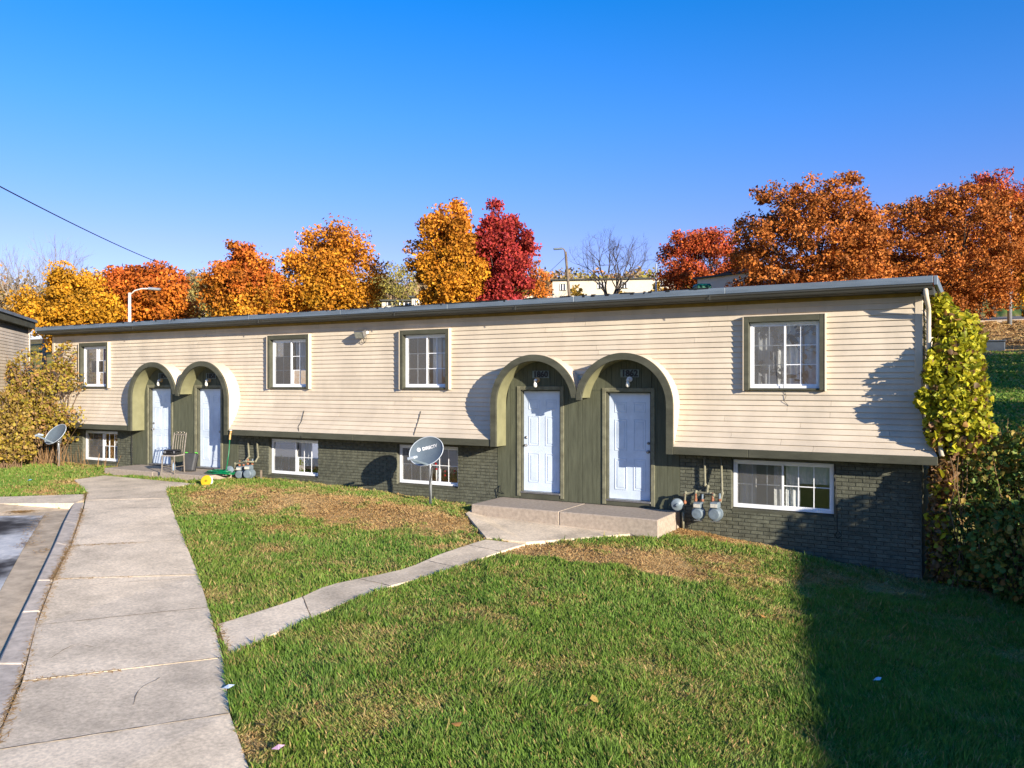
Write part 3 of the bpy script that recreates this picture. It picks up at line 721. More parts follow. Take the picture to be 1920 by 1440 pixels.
cur_l = [[(.05,.48,0,1,M_CURD,.004),(.52,.97,.02,.98,M_CURB2,.01)], [(.04,.49,.02,.98,M_CURD,.004),(.52,.97,.25,.98,M_BLIND,.004)],
         [(.04,.48,.02,.98,M_CURD,.004),(.55,.63,.02,.98,M_CUR,.02)], [(.04,.22,.02,.98,M_CUR,.03),(.40,.48,.02,.98,M_CUR,.02),(.52,.97,.55,.98,M_BLIND,.004),(.52,.66,.02,.6,M_CUR,.03)]]
for k, (a, b) in enumerate(LOW):
    w = window(a+.012, b-.012, LZ[0]+.03, LZ[1]-.012, .085, 3, 2, cur_l[k])
    ob('brick_sill', MB().hexa([(a+.002,-.004,LZ[0]-.04),(b-.002,-.004,LZ[0]-.04),(b-.002,.15,LZ[0]-.04),(a+.002,.15,LZ[0]-.04),(a+.002,-.004,LZ[0]+.003),(b-.002,-.004,LZ[0]+.003),(b-.002,.15,LZ[0]+.029),(a+.002,.15,LZ[0]+.029)]), M_TRIM, w, bev=.003)
    if k == 2:
        rr = random.Random(2); mb = MB()
        for (fx, fz, s_) in ((.60,.55,.05),(.61,.42,.045),(.75,.28,.04),(.75,.38,.03),(.90,.40,.045),(.89,.32,.03)):
            mb.lathe([(s_*.5,0),(s_*.5,.002)], (a+(b-a)*fx, .118, LZ[0]+(LZ[1]-LZ[0])*fz), (0,-1,0), 7)
        ob('window_sticker', mb, M_RED, w)
# roof ---------------------------------------------------------------
ob('roof', MB().box(XL-.1, XR+.17, -.36, DEP+.2, ZT+.035, ZT+.10), M_ROOF, BLD)
ob('frieze_board', MB().box(XL, XR-.02, -.04, .012, 3.615, 3.674), M_OCH, BLD)
ob('eave_soffit', MB().box(XL-.1, XR+.16, -.34, .012, 3.676, 3.69), M_GUT, BLD)
rx = [XL-.12]+[XL+2.9*k for k in range(1, 8)]+[XR+.18]
for a, b in zip(rx, rx[1:]):
    ob('drip_edge', MB().box(a+.002, b-.002, -.452+random.uniform(-.003,.003), -.37, 3.775, 3.885+random.uniform(-.004,.004)), M_GRAYM, BLD, bev=.006)
ob('drip_edge', MB().box(XR+.185, XR+.24, -.452, DEP+.25, 3.74, 3.885), M_GRAYM, BLD, bev=.006)
ob('drip_edge', MB().box(XL-.18, XL-.125, -.452, DEP+.25, 3.74, 3.885), M_GRAYM, BLD, bev=.006)
ob('end_fascia', MB().box(XR+.02, XR+.183, -.34, DEP+.2, 3.60, 3.74), M_GUT, BLD)
mb = MB(); pr = [(-.345,3.685),(-.41,3.685),(-.425,3.70),(-.435,3.725),(-.46,3.745),(-.46,3.768),(-.345,3.768)]
n = len(pr); vs = [(XL-.1, y, z) for y, z in pr]+[(XR+.17, y, z) for y, z in pr]
mb.raw(vs, [tuple(range(n)), tuple(range(2*n-1, n-1, -1))]+[(i, n+i, n+(i+1) % n, (i+1) % n) for i in range(n)])
gt = ob('gutter_trough', mb, M_GUT, BLD)
for x in (-14,-9.3,-5.2,-2.2,1.7): ob('gutter_hanger', MB().box(x-.012, x+.012, -.468, -.461, 3.68, 3.765), M_GUT, gt)
# tar along the roof edge
r = random.Random(11); mb = MB(); x = XL
while x < XR:
    w_ = r.uniform(.05, .3); h_ = r.choice([.008,.01,.014,.02,.03])
    if r.random() < .55 and x < 1.5: mb.box(x, x+w_*(.25 if h_ > .015 else 1), -.458, -.38, 3.886-h_, 3.896+r.uniform(0,.006))
    x += w_
tag(ob('tar_seam', mb, M_TAR, BLD), kind='stuff')
ds = MB().tube([(XR+.07,-.40,3.70),(XR+.08,-.37,3.58),(XR+.10,-.20,3.42),(XR+.10,-.10,3.34),(XR+.10,-.08,3.2),(XR+.10,-.08,1.95),(XR+.18,-.16,1.7),(XR+.30,-.42,1.1)], .036, 8)
ob('downspout', ds, M_SID, BLD, smooth=True)
for (px_, py_, rr_, hh_) in ((1228,553,.16,.13),(492,588,.15,.1),(1118,560,.08,.2),(752,575,.1,.22)):
    p = onY(px_, py_, 1.6); p[2] = ZT+.1
    v_ = ob('roof_vent', MB().lathe([(rr_*1.4,0),(rr_*1.2,.03),(rr_,.05),(rr_,hh_),(rr_*1.25,hh_+.02),(rr_*.8,hh_+.10),(rr_*.2,hh_+.14)], p, (0,0,1), 14), M_GRAYM, BLD, smooth=True)
p = onY(715, 576, 3.0); ob('roof_hatch', MB().box(p[0]-1.0, p[0]+1.0, 2.6, 3.4, ZT+.1, ZT+.42), M_GRAYM, BLD, bev=.01)
# cables on the siding
def cable(name, pts, rr_=.006, m_=M_WIRE, par=BLD): return ob(name, MB().tube(pts, rr_, 5), m_, par)
for pl in ([(570,770),(565,790),(559,800),(560,808),(558,822)], [(789,771),(784,790),(780,801),(776,815),(775,828)]):
    pts = []
    for (x, y) in pl:
        q = onY(x, y, -.2); 
        for it in range(6): q = onY(x, y, prof(q[2])-.028)
        pts.append(q)
    pts[-1][1] = -.425
    cable('cable', pts, .007)
pts = [onY(1565,870,-.02), onY(1567,905,-.02), onY(1569,940,-.02), onY(1570,996,-.02)]
cable('cable', pts+[onY(1566,1003,-.03), onY(1570,1010,-.03), onY(1578,1004,-.03), onY(1572,996,-.03)], .007)
cable('cable', [onY(x, y, -.035) for x, y in [(1462,665),(1465,700),(1470,730),(1474,742),(1470,752),(1478,760)]], .004)
cable('cable', [(-14.64,-.03,-.02),(-14.62,-.05,.4),(-14.63,-.03,.9)], .008); cable('cable', [(-2.86,-.02,-.2),(-2.84,-.05,.05),(-2.80,-.03,.12),(-2.78,-.05,.0),(-2.72,-.02,-.05)], .007)
# porches ---------------------------------------------------------------
for (a, b, y0, zt), lab in ((PORCH_R, 'low concrete porch under the 1860 and 1862 doors'), (PORCH_L, 'low concrete porch with chair under the 1856 and 1858 doors')):
    zb_ = min(float(zg(a, y0)), float(zg(b, y0)))-.15
    mb = MB(); w3 = (b-a)/2
    p = empty('porch', (a, y0, zb_)); tag(p, lab, 'porch', 'concrete porches')
    for i, (xa, xb) in enumerate(((a, a+w3-.002), (a+w3+.002, b))):
        o = ob('porch_slab', MB().box(xa-a, xb-a, 0, -y0-.016, 0, zt-zb_), M_PORCH, p, bev=.015)
# ------------------------------------------------------------------ foliage helpers
def leaf_mesh(name, P, size, cols, rs, mat_, shape='kite', up=None, flat=.0):
    """P (n,3) leaf centres; one quad (kite) or 6-gon fan per leaf"""
    n = len(P); a = rs.normal(size=(n, 3)); a /= np.linalg.norm(a, axis=1)[:, None]
    if up is not None: a = a*(1-flat)+np.array(up)*flat; a /= np.linalg.norm(a, axis=1)[:, None]
    b = rs.normal(size=(n, 3)); u = np.cross(a, b); u /= np.linalg.norm(u, axis=1)[:, None]; v = np.cross(a, u)
    s = (size*(.5+1.0*rs.random(n)))[:, None]
    if shape == 'kite':
        bend = a*s*.18
        V = np.stack([P-u*s*.5, P-v*s*.32-bend, P+u*s*.55, P+v*s*.32-bend], 1)
        Fq = np.arange(4*n).reshape(n, 4); k = 4
    else:  # lobed leaf: 6 points folded on the midrib as two quads
        bend = a*s*.16
        V = np.stack([P-u*s*.5, P-v*s*.42-u*s*.2-bend, P-v*s*.30+u*s*.22-bend, P+u*s*.55, P+v*s*.30+u*s*.22-bend, P+v*s*.42-u*s*.2-bend], 1)
        base = np.arange(n)[:, None]*6
        Fq = np.concatenate([base+np.array([[0,1,2,3]]), base+np.array([[0,3,4,5]])], 0); k = 6
    C = np.repeat(cols, k, axis=0)
    return npmesh(name, V.reshape(-1, 3), Fq, C, mat_)
def palette(pal, n, rs):
    pal = np.array(pal); w = rs.random((n, len(pal)))**2.5; w /= w.sum(1)[:, None]; return w@pal
def tree(name, base, top, rx, ry, zlow, pal_top, pal_bot, label, cat='tree', group=None, seed=1, nclump=170, nleaf=210, size=.19, trunk=.22, shape=1.0, dens=.38, lean=(0,0), airy=.26, wood=M_BARK):
    rs = np.random.default_rng(seed); base = np.array(base, float); zt = top
    cz = (zt+zlow)/2; rz = (zt-zlow)/2; cen = np.array([base[0]+lean[0], base[1]+lean[1], cz])
    d = rs.normal(size=(nclump, 3)); d /= np.linalg.norm(d, axis=1)[:, None]
    lob = .72+.55*np.array([vnoise(x*2.2+seed*7, y*2.2+z*2.9, seed) for x, y, z in d])
    rr = (.25+.75*rs.random(nclump)**dens)
    q = d*np.array([rx, ry, rz])*(rr*lob)[:, None]
    if shape != 1.0:
        t = np.clip((q[:, 2]+rz)/(2*rz), 0, 1); wf = np.interp(t, [0, .3, .6, 1], [1.0, 1.08, 1.0*shape+.0, .75*shape]); q[:, :2] *= wf[:, None]
    cc = cen+q; rad_c = airy*(rx+rz)/2*(.6+.7*rs.random(nclump))
    P = []; Cc = []
    for i in range(nclump):
        m = int(nleaf*(.6+.8*rs.random()))
        g = np.clip(rs.normal(size=(m, 3)), -1.7, 1.7)*rad_c[i]*np.array([.52,.52,.40]); P.append(cc[i]+g)
        t = np.clip((cc[i][2]-zlow)/(zt-zlow)+rs.normal()*.15, 0, 1)
        c1 = palette(pal_top, m, rs)*t+palette(pal_bot, m, rs)*(1-t)
        Cc.append(c1*(.62+.7*rs.random())*(.75+.5*rs.random((m, 1))))
    P = np.concatenate(P); Cc = np.concatenate(Cc)
    T = empty(name, base); tag(T, label, cat, group)
    o = link('crown', leaf_mesh('crown', P-base, size, Cc, rs, M_LEAFT), None, T)
    mb = MB(); hgt = zlow+(zt-zlow)*.55
    tp = [Vector((0,0,-.3)), Vector((0,0,(zlow-base[2])*.5)), Vector(cen-base)*.55+Vector((0,0,(zlow-base[2])*.3)), Vector(cen-base)+Vector((0,0,rz*.3))]
    mb.tube(tp, [trunk*1.35, trunk, trunk*.7, trunk*.2], 8)
    for i in rs.choice(nclump, min(34, nclump), replace=False):
        e = Vector(cc[i]-base); f = rs.uniform(.25, .8); s0 = tp[1].lerp(tp[3], f*.8)
        mid = s0.lerp(e, .5)+Vector(rs.normal(size=3)*.25); mid.z -= .1
        mb.tube([s0, mid, e], [trunk*.32*(1-f*.4), trunk*.18, trunk*.05], 5)
    ob('trunk', mb, wood, T, smooth=True)
    return T
def branchy(mb, p, d, l, r, depth, rs, spread=.5, upb=.15):
    pts = [p]; q = p.copy(); dd = d.copy()
    for i in range(3):
        dd = (dd+Vector(rs.normal(size=3))*.12+Vector((0,0,upb*.3))).normalized(); q = q+dd*l/3; pts.append(q)
    mb.tube(pts, [r, r*.85, r*.7, r*.5 if depth else r*.25], 5 if depth > 1 else 3, cap=False)
    if depth == 0: return
    for k in range(3 if depth > 1 else 4):
        t = rs.uniform(.35, 1.0) if k else 1.0; b = pts[1].lerp(pts[3], t) if t < 1 else pts[3]
        nd = (dd+Vector(rs.normal(size=3))*spread+Vector((0,0,upb))).normalized()
        branchy(mb, b, nd, l*rs.uniform(.55,.78), r*.52, depth-1, rs, spread, upb)
def bare_tree(base, h, r, label, seed, m_, spread=.5, depth=4, name='bare_tree'):
    rs = np.random.default_rng(seed); T = empty(name, base); tag(T, label, 'tree'); tr = MB(); 
    tr.tube([(0,0,-.3),(0,0,h*.16),(.05,0,h*.30)], [r*1.3, r, r*.9], 8); ob('trunk', tr, m_, T, smooth=True)
    mb = MB()
    for k in range(5):
        a = k*1.26+rs.uniform(0,.6); branchy(mb, Vector((.03,0,h*rs.uniform(.2,.3))), Vector((math.cos(a)*.5, math.sin(a)*.5, 1)).normalized(), h*.30, r*.55, depth, rs, spread)
    ob('crown', mb, m_, T); return T
ORG = [(.50,.17,.015),(.42,.12,.02),(.55,.24,.02)]; YEL = [(.56,.27,.012),(.50,.21,.012),(.42,.24,.03)]; RUST = [(.44,.095,.015),(.36,.07,.02),(.50,.14,.02)]
CRIM = [(.34,.032,.03),(.40,.06,.025),(.26,.025,.04)]; BRN = [(.44,.135,.022),(.32,.09,.018),(.54,.21,.04),(.20,.055,.018)]; OLV = [(.25,.21,.04),(.33,.27,.06),(.18,.16,.05)]; TAN = [(.27,.19,.10),(.22,.15,.09),(.33,.24,.12)]
def T_(name, pxc, z, y_top, y_low, wpx, pt, pb, lab, **k):
    p = atz(pxc, 720, z); gz = float(zg(p[0], p[1])); top = CAM[2]+(720-y_top)*z/F; low = max(CAM[2]+(720-y_low)*z/F, gz+.6)
    r_ = wpx*z/F/2; return tree(name, (p[0], p[1], gz), top+.1, r_*1.0, r_*1.0, low, pt, pb, lab, **k)
GB = 'autumn trees behind the roof'
T_('maple_tree', 138, 58, 512, 640, 165, YEL, YEL, 'golden yellow maple rising beside the neighbouring cream building', seed=1, group=GB)
T_('maple_tree', 270, 62, 505, 640, 150, RUST, ORG, 'rounded rust orange maple behind the pale street lamp', seed=2, group=GB, size=.24)
T_('maple_tree', 455, 54, 470, 640, 135, RUST, YEL, 'dark orange maple with reddish top, touching a larger orange one', seed=3, group=GB)
T_('maple_tree', 612, 57, 438, 640, 185, ORG, YEL, 'broad bright orange maple, widest of the trees left of centre', seed=4, group=GB, nclump=160)
T_('maple_tree', 846, 52, 385, 620, 132, ORG, YEL, 'tall narrow orange maple at the centre skyline', seed=5, group=GB, nclump=190, airy=.2)
T_('maple_tree', 940, 53, 398, 620, 112, CRIM, CRIM, 'tall crimson maple crowding against a tall orange one', seed=6, group=GB, nclump=150, airy=.2)
T_('maple_tree', 1012, 75, 487, 600, 48, RUST, ORG, 'small reddish tree peeking out beside the crimson maple', seed=7, group=GB, nclump=60, nleaf=40)
T_('maple_tree', 1318, 72, 440, 600, 165, CRIM+RUST, RUST, 'brick red spreading maple between the far buildings', seed=8, group=GB, nclump=150, airy=.2)
T_('oak_tree', 1535, 56, 345, 610, 285, BRN, BRN, 'large rust brown oak above the right roof end', seed=9, group=GB, nclump=430, nleaf=130, airy=.135, trunk=.3)
T_('oak_tree', 1780, 62, 368, 612, 310, BRN, BRN, 'largest rust brown oak, its trunk showing beside the vine', seed=10, group=GB, nclump=470, nleaf=130, airy=.13, trunk=.36)
T_('maple_tree', 1862, 72, 322, 540, 185, RUST+CRIM, ORG, 'taller red orange tree standing behind the largest oak', seed=12, group=GB, nclump=130, airy=.2)
T_('maple_tree', 1935, 66, 430, 615, 130, ORG, YEL, 'orange yellow tree cut off by the right edge', seed=13, group=GB, nclump=100, airy=.2)
T_('tree', 740, 78, 508, 620, 100, OLV, OLV, 'olive yellow tree beside the broad orange maple', seed=14, group=GB, nclump=90, nleaf=50)
T_('tree', 372, 74, 505, 620, 80, TAN+OLV, OLV, 'pale olive tree between the rust and dark orange maples', seed=15, group=GB, nclump=80, nleaf=50)
T_('tree', 705, 86, 512, 620, 40, OLV, YEL, 'thin yellowing tree just behind the broad orange maple', seed=16, group=GB, nclump=40, nleaf=50)
for k, (x, z, yt, w_) in enumerate([(1078,92,540,40),(1150,95,543,60),(1238,84,522,30),(1290,82,512,26),(1360,74,518,34),(1000,84,527,50)]):
    T_('shrub', x, z, yt, 590, w_, OLV+YEL, OLV, ['small yellow shrub at the foot of the leaning lamp pole','low yellow shrub under the bare tree','dry shrub right of the far cream building','pale leafy shrub before the brick red maple','yellow shrub before the shaded far building','yellow shrub below the small reddish tree'][k], cat='shrub', seed=30+k, nclump=26, nleaf=40, size=.25, group='shrubs on the hillside', trunk=.06)
p = atz(1143, 720, 84); p[2] = zg(p[0], p[1]); bare_tree(p, CAM[2]+(720-440)*84/F-p[2], .24, 'leafless dark tree in front of the far cream building', 3, M_BARK, .40, 5)
p = atz(42, 720, 66); p[2] = zg(p[0], p[1]); bare_tree(p, CAM[2]+(720-452)*66/F-p[2], .16, 'leafless pale barked tree at the far left edge', 4, M_BIRCH, .35)
p = atz(83, 720, 70); p[2] = zg(p[0], p[1]); bare_tree(p, CAM[2]+(720-440)*70/F-p[2], .16, 'taller leafless pale barked tree above the golden maple', 5, M_BIRCH, .35)
# far woods
rs = np.random.default_rng(77); P = []; C_ = []
for k in range(330):
    x = rs.uniform(-150, 2080); z = rs.uniform(100, 190); q = atz(x, 720, z); gz = float(zg(q[0], q[1]))
    yt = rs.uniform(503, 545)+(6 if 400 < x < 990 else 0); h = max(4., CAM[2]+(720-yt)*z/F-gz); r_ = rs.uniform(2.2, 4.0)*(z/140); m = 330
    d = rs.normal(size=(m, 3)); d /= np.linalg.norm(d, axis=1)[:, None]; rr_ = rs.random(m)**.4*(.75+.4*rs.random(m))
    P.append(np.array([q[0], q[1], gz+h*.66])+d*np.array([r_, r_, h*.36])*rr_[:, None])
    pal = [TAN, TAN, OLV, [(.20,.14,.09),(.26,.18,.11)], ORG+TAN][rs.integers(5)]
    C_.append(palette(pal, m, rs)*(.75+.5*rs.random((m, 1))))
tag(link('far_woods', leaf_mesh('far_woods', np.concatenate(P), .62, np.concatenate(C_), rs, M_LEAFT)), 'brown and olive woods along the far hilltop', kind='stuff')
# ------------------------------------------------------------------ far buildings
def far_building(name, x0, x1, ytop, z, depth, label, wins, wallm=M_HB, hgt=6.0, dz=0., ang=0.):
    a = atz(x0, ytop, z); b = atz(x1, ytop, z+dz); B = empty(name, (a[0], a[1], a[2]-hgt)); tag(B, label, 'building', 'cream buildings up the hill')
    ex = Vector((b[0]-a[0], b[1]-a[1], 0)); Lh = ex.length; B.rotation_euler = (0, 0, math.atan2(ex.y, ex.x))
    ob('wall', MB().box(0, Lh, 0, depth, -2, hgt-.14), wallm, B)
    ob('roof', MB().box(-.25, Lh+.25, -.3, depth+.3, hgt-.14, hgt), M_HBR, B)
    s = F/z
    for (wx, wy, ww, wh) in wins:
        xx = (wx-x0)/(x1-x0)*Lh; zz = hgt-(wy-ytop)/s; w2 = ww/s/2; h2 = wh/s/2
        w_ = ob('window', MB().box(xx-w2, xx+w2, -.05, .02, zz-h2, zz+h2), M_TRIM, B)
        ob('pane', MB().box(xx-w2*.72, xx-w2*.06, -.075, -.052, zz-h2*.8, zz+h2*.8), M_DKGL, w_); ob('pane', MB().box(xx+w2*.06, xx+w2*.72, -.075, -.052, zz-h2*.8, zz+h2*.8), M_DKGL, w_)
        mb = MB(); 
        for t in (-.8, 0, .8): mb.box(xx+w2*t-.05, xx+w2*t+.05, -.09, -.053, zz-h2*.85, zz+h2*.85)
        ob('frame', mb, M_WHITE, w_)
    return B
far_building('apartment_building', 1036, 1265, 524, 96, 8, 'long cream building up the hill with dark framed windows', [(1056,539,12,13),(1128,537,14,13),(1172,537,12,13),(1243,535,13,11)], dz=-2)
far_building('apartment_building', 930, 1034, 549, 88, 8, 'lower cream building left of the leaning lamp pole', [(1005,557,8,8),(950,560,10,8)], dz=1)
far_building('apartment_building', 772, 830, 555, 72, 8, 'small cream building left of the tall orange maple', [(781,567,10,10)])
far_building('apartment_building', 716, 771, 562, 76, 8, 'pale low building with a strip of windows above the roof hatch', [(736,570,24,6),(758,570,20,6)])
B = far_building('apartment_building', 1344, 1404, 517, 70, 3.5, 'cream building, its shade put into the grey wall colour, half hidden by the rust brown oak', [], M_HB_SHADE, dz=-6)
ob('wall', MB().box(0,0,0,0,0,0), M_HB, B) if False else None
far_building('apartment_building', 1404, 1440, 508, 63.5, 5, 'sunlit cream building end under the rust brown oak', [(1417,520,7,10)], dz=1.5)
q = atz(1316, 538, 60); gz = float(zg(q[0], q[1])); c = empty('dumpster', (q[0], q[1], gz)); tag(c, 'dark green steel container showing over the roof edge', 'container')
hh = q[2]-gz; s_ = 26*60/F
c.rotation_euler = (0,0,AA)
ob('container_body', MB().hexa([(-s_*.48,-.8,hh-1.6),(s_*.48,-.8,hh-1.6),(s_*.48,.8,hh-1.6),(-s_*.48,.8,hh-1.6),(-s_*.5,-.8,hh),(s_*.5,-.8,hh),(s_*.5,.8,hh),(-s_*.5,.8,hh)]), M_GREENBOX, c, bev=.03)
ob('container_lid', MB().hexa([(-s_*.52,-.85,hh),(s_*.52,-.85,hh),(s_*.52,.85,hh),(-s_*.52,.85,hh),(-s_*.42,-.5,hh+.18),(s_*.48,-.5,hh+.18),(s_*.48,.85,hh+.25),(-s_*.42,.85,hh+.25)]), M_GREENBOX, c, bev=.03)
# neighbouring building at left, aligned with the sidewalk
zt_ = CAM[2]+120*28/F
a = atz(55, 600, 28); b = atz(0, 582, 24.35); dirv = Vector((b[0]-a[0], b[1]-a[1], 0)).normalized()
NB = empty('apartment_building', (a[0], a[1], -.0)); tag(NB, 'neighbouring cream sided building cut off by the left edge', 'building')
NB.rotation_euler = (0, 0, math.atan2(-dirv.y, -dirv.x)); H_ = zt_; NL = -5.
ob('wall', MB().box(NL, 0, .02, 7, -.6, H_-.3), M_MORT, NB)
for k in range(27):
    z0 = 1.28+k*.0965; z1 = z0+.0965; y_ = -.35*(max(0, 2.1-z0)/.85)**2.1; y2 = -.35*(max(0, 2.1-z1)/.85)**2.1
    if z1 > H_-.28: break
    e0, e1 = -y_*.6, -y2*.6
    ob('siding_board', MB().hexa([(NL,y_-.017,z0),(e0,y_-.017,z0),(e0,.02,z0),(NL,.02,z0),(NL,y2-.002,z1),(e1,y2-.002,z1),(e1,.02,z1),(NL,.02,z1)]), M_SID, NB, fixn=False)
ob('band_board', MB().box(NL, .22, -.37, -.33, 1.15, 1.28), M_TRIM, NB)
ob('corner_trim', MB().box(-.09, .015, -.03, .1, 2.15, H_-.3), M_SID, NB)
ob('roof', MB().box(NL-.3, .12, -.22, 7.3, H_-.09, H_), M_GRAYM, NB); ob('fascia', MB().box(NL-.2, .08, -.17, 7.2, H_-.30, H_-.09), M_TRIM, NB)
# neighbouring building off to the right: it throws the long shadow over the lawn
P1, P2 = gpt(1478, 1075), gpt(1492, 1440); ZR = 3.9
E1, E2 = [P_+np.array(SUN)*((ZR-P_[2])/SUN.z) for P_ in (P1, P2)]
dv = (E1-E2)[:2]; dv /= np.linalg.norm(dv)
RB = empty('apartment_building', (E1[0], E1[1], -1.6)); tag(RB, 'cream sided building outside the right edge whose shadow covers the lawn', 'building')
RB.rotation_euler = (0, 0, math.atan2(dv[1], dv[0])-math.pi/2); H_ = ZR+1.6
ob('wall', MB().box(.4, 10, -16, 3.6, -.5, H_-.25), M_HB, RB); ob('roof', MB().box(0, 10.4, -16.4, 4, H_-.2, H_), M_GRAYM, RB)
for yy_ in (-12,-8,-4,0):
    w_ = ob('window', MB().box(.34, .41, yy_-.6, yy_+.6, 3.6, 4.8), M_VIN, RB); ob('pane', MB().box(.33, .339, yy_-.5, yy_+.5, 3.7, 4.7), M_DKGL, w_)
# shade trees outside the right edge
for k, (x, y, h) in enumerate([(25,5,9),(28,13,10),(24,20,9),(32,27,10)]):
    tree('oak_tree', (x, y, float(zg(x, y))), float(zg(x, y))+h, 4.2, 4.2, float(zg(x, y))+2.0, BRN, BRN, ['nearest','second','third','farthest'][k]+' rust brown oak outside the right edge shading the back lawn', seed=60+k, nclump=70, nleaf=45, size=.4, group='oaks shading the back lawn', airy=.25)
# road, lamps, poles, wires on the hill
mb = MB(); 
y_r = 62.; xs_ = np.linspace(-2, 80, 24)
for a_, b_ in zip(xs_, xs_[1:]):
    mb.raw([(a_,y_r,float(zg(a_,y_r))+.10),(b_,y_r,float(zg(b_,y_r))+.10),(b_,y_r+7,float(zg(b_,y_r+7))+.10),(a_,y_r+7,float(zg(a_,y_r+7))+.10)], [(0,1,2,3)])
tag(ob('road', mb, M_ROAD), 'hillside street behind the lawn', kind='structure')
mb = MB().box(-2, 80, y_r-.25, y_r-.01, float(zg(0, y_r))-.2, float(zg(0, y_r))+.2); tag(ob('kerb', mb, M_CURB, bev=.02), 'pale kerb of the hillside street', kind='structure')
p = gpt(1865, 661); ub = empty('utility_box', p); tag(ub, 'small grey utility pedestal on the dry back lawn', 'utility box')
ub.rotation_euler = (0,0,AA-.5); ob('cabinet', MB().box(-.42,.42,-.35,.35,0,.50), mat('pedestal_grey',(.06,.075,.09),.6,.1,4), ub, bev=.04); ob('cabinet_lid', MB().box(-.46,.46,-.39,.39,.50,.58), MATS['pedestal_grey'], ub, bev=.03)
def lamp_post(base, h, label, arm, m_, r_=.09, leanx=0.):
    L_ = empty('street_lamp', base); tag(L_, label, 'street lamp'); L_.rotation_euler = (0, 0, AA)
    ob('pole', MB().tube([(0,0,-.5),(leanx*.5,0,h*.5),(leanx,0,h)], [r_*1.2, r_, r_*.8], 10), m_, L_, smooth=True)
    ax_ = arm; pts = [(leanx,0,h-.15),(leanx+ax_*.25,0,h+.12),(leanx+ax_*.6,0,h+.22),(leanx+ax_,0,h+.22)]
    ob('arm', MB().tube(pts, r_*.42, 8), m_, L_, smooth=True)
    s = 1 if arm > 0 else -1; e = leanx+ax_
    o = ob('lamp_head', MB().raw([(e-s*.1,-.1,h+.30),(e-s*.1,.1,h+.30),(e+s*.55,.13,h+.24),(e+s*.55,-.13,h+.24),(e-s*.1,-.1,h+.16),(e-s*.1,.1,h+.16),(e+s*.5,.11,h+.12),(e+s*.5,-.11,h+.12)], [(0,1,2,3),(4,7,6,5),(0,4,5,1),(1,5,6,2),(2,6,7,3),(3,7,4,0)]), M_POLE if arm > 0 else M_DISH, L_, bev=.03)
    return L_
p = atz(243, 720, 44); p[2] = zg(p[0], p[1]); lamp_post(p, CAM[2]+(720-549)*44/F-p[2], 'pale street lamp with a curved arm in front of the rust orange maple', 1.1, mat('pale_lamp_paint', (.62,.58,.52), .5, .1, 4), .09)
p = atz(1077, 720, 58); p[2] = zg(p[0], p[1]); lamp_post(p, CAM[2]+(720-472)*58/F-p[2], 'leaning wooden lamp pole above the roof near the bare tree', -.32, M_WOODP, .11, -.62)
p = atz(1230, 720, 80); p[2] = zg(p[0], p[1]); o = ob('utility_pole', MB().tube([(0,0,-.4),(0,0,CAM[2]+(720-494)*80/F-p[2])], [.11,.08], 8), M_POLE); o.location = p; tag(o, 'slim grey pole behind the far cream building roof', 'pole')
p = gpt(1893, 612); L_ = empty('utility_pole', p); tag(L_, 'grey metal pole under the largest oak beside the street', 'pole'); ob('pole', MB().tube([(0,0,-.3),(0,0,8.5)], [.17,.12], 10), M_POLE, L_, smooth=True); ob('pole_band', MB().cyl((0,0,4),(0,0,4.15), .19, 10), M_STEEL, L_)
pa, pb = atz(-60, 318, 16), atz(392, 521, 52); pts = [Vector(pa).lerp(Vector(pb), t)+Vector((0,0,-.9*4*t*(1-t)*.35+.32*4*t*(1-t)*0)) for t in np.linspace(0, 1, 30)]
o = ob('overhead_wire', MB().tube(pts, .014, 6), M_WIRE); tag(o, 'black overhead cable sagging across the left sky', 'cable')
pa, pb = atz(1062, 480, 58), atz(1030, 510, 75); o = ob('overhead_wire', MB().tube([pa, pb], .02, 4), M_WIRE); tag(o, 'short thin wire running down from the leaning lamp pole', 'cable')

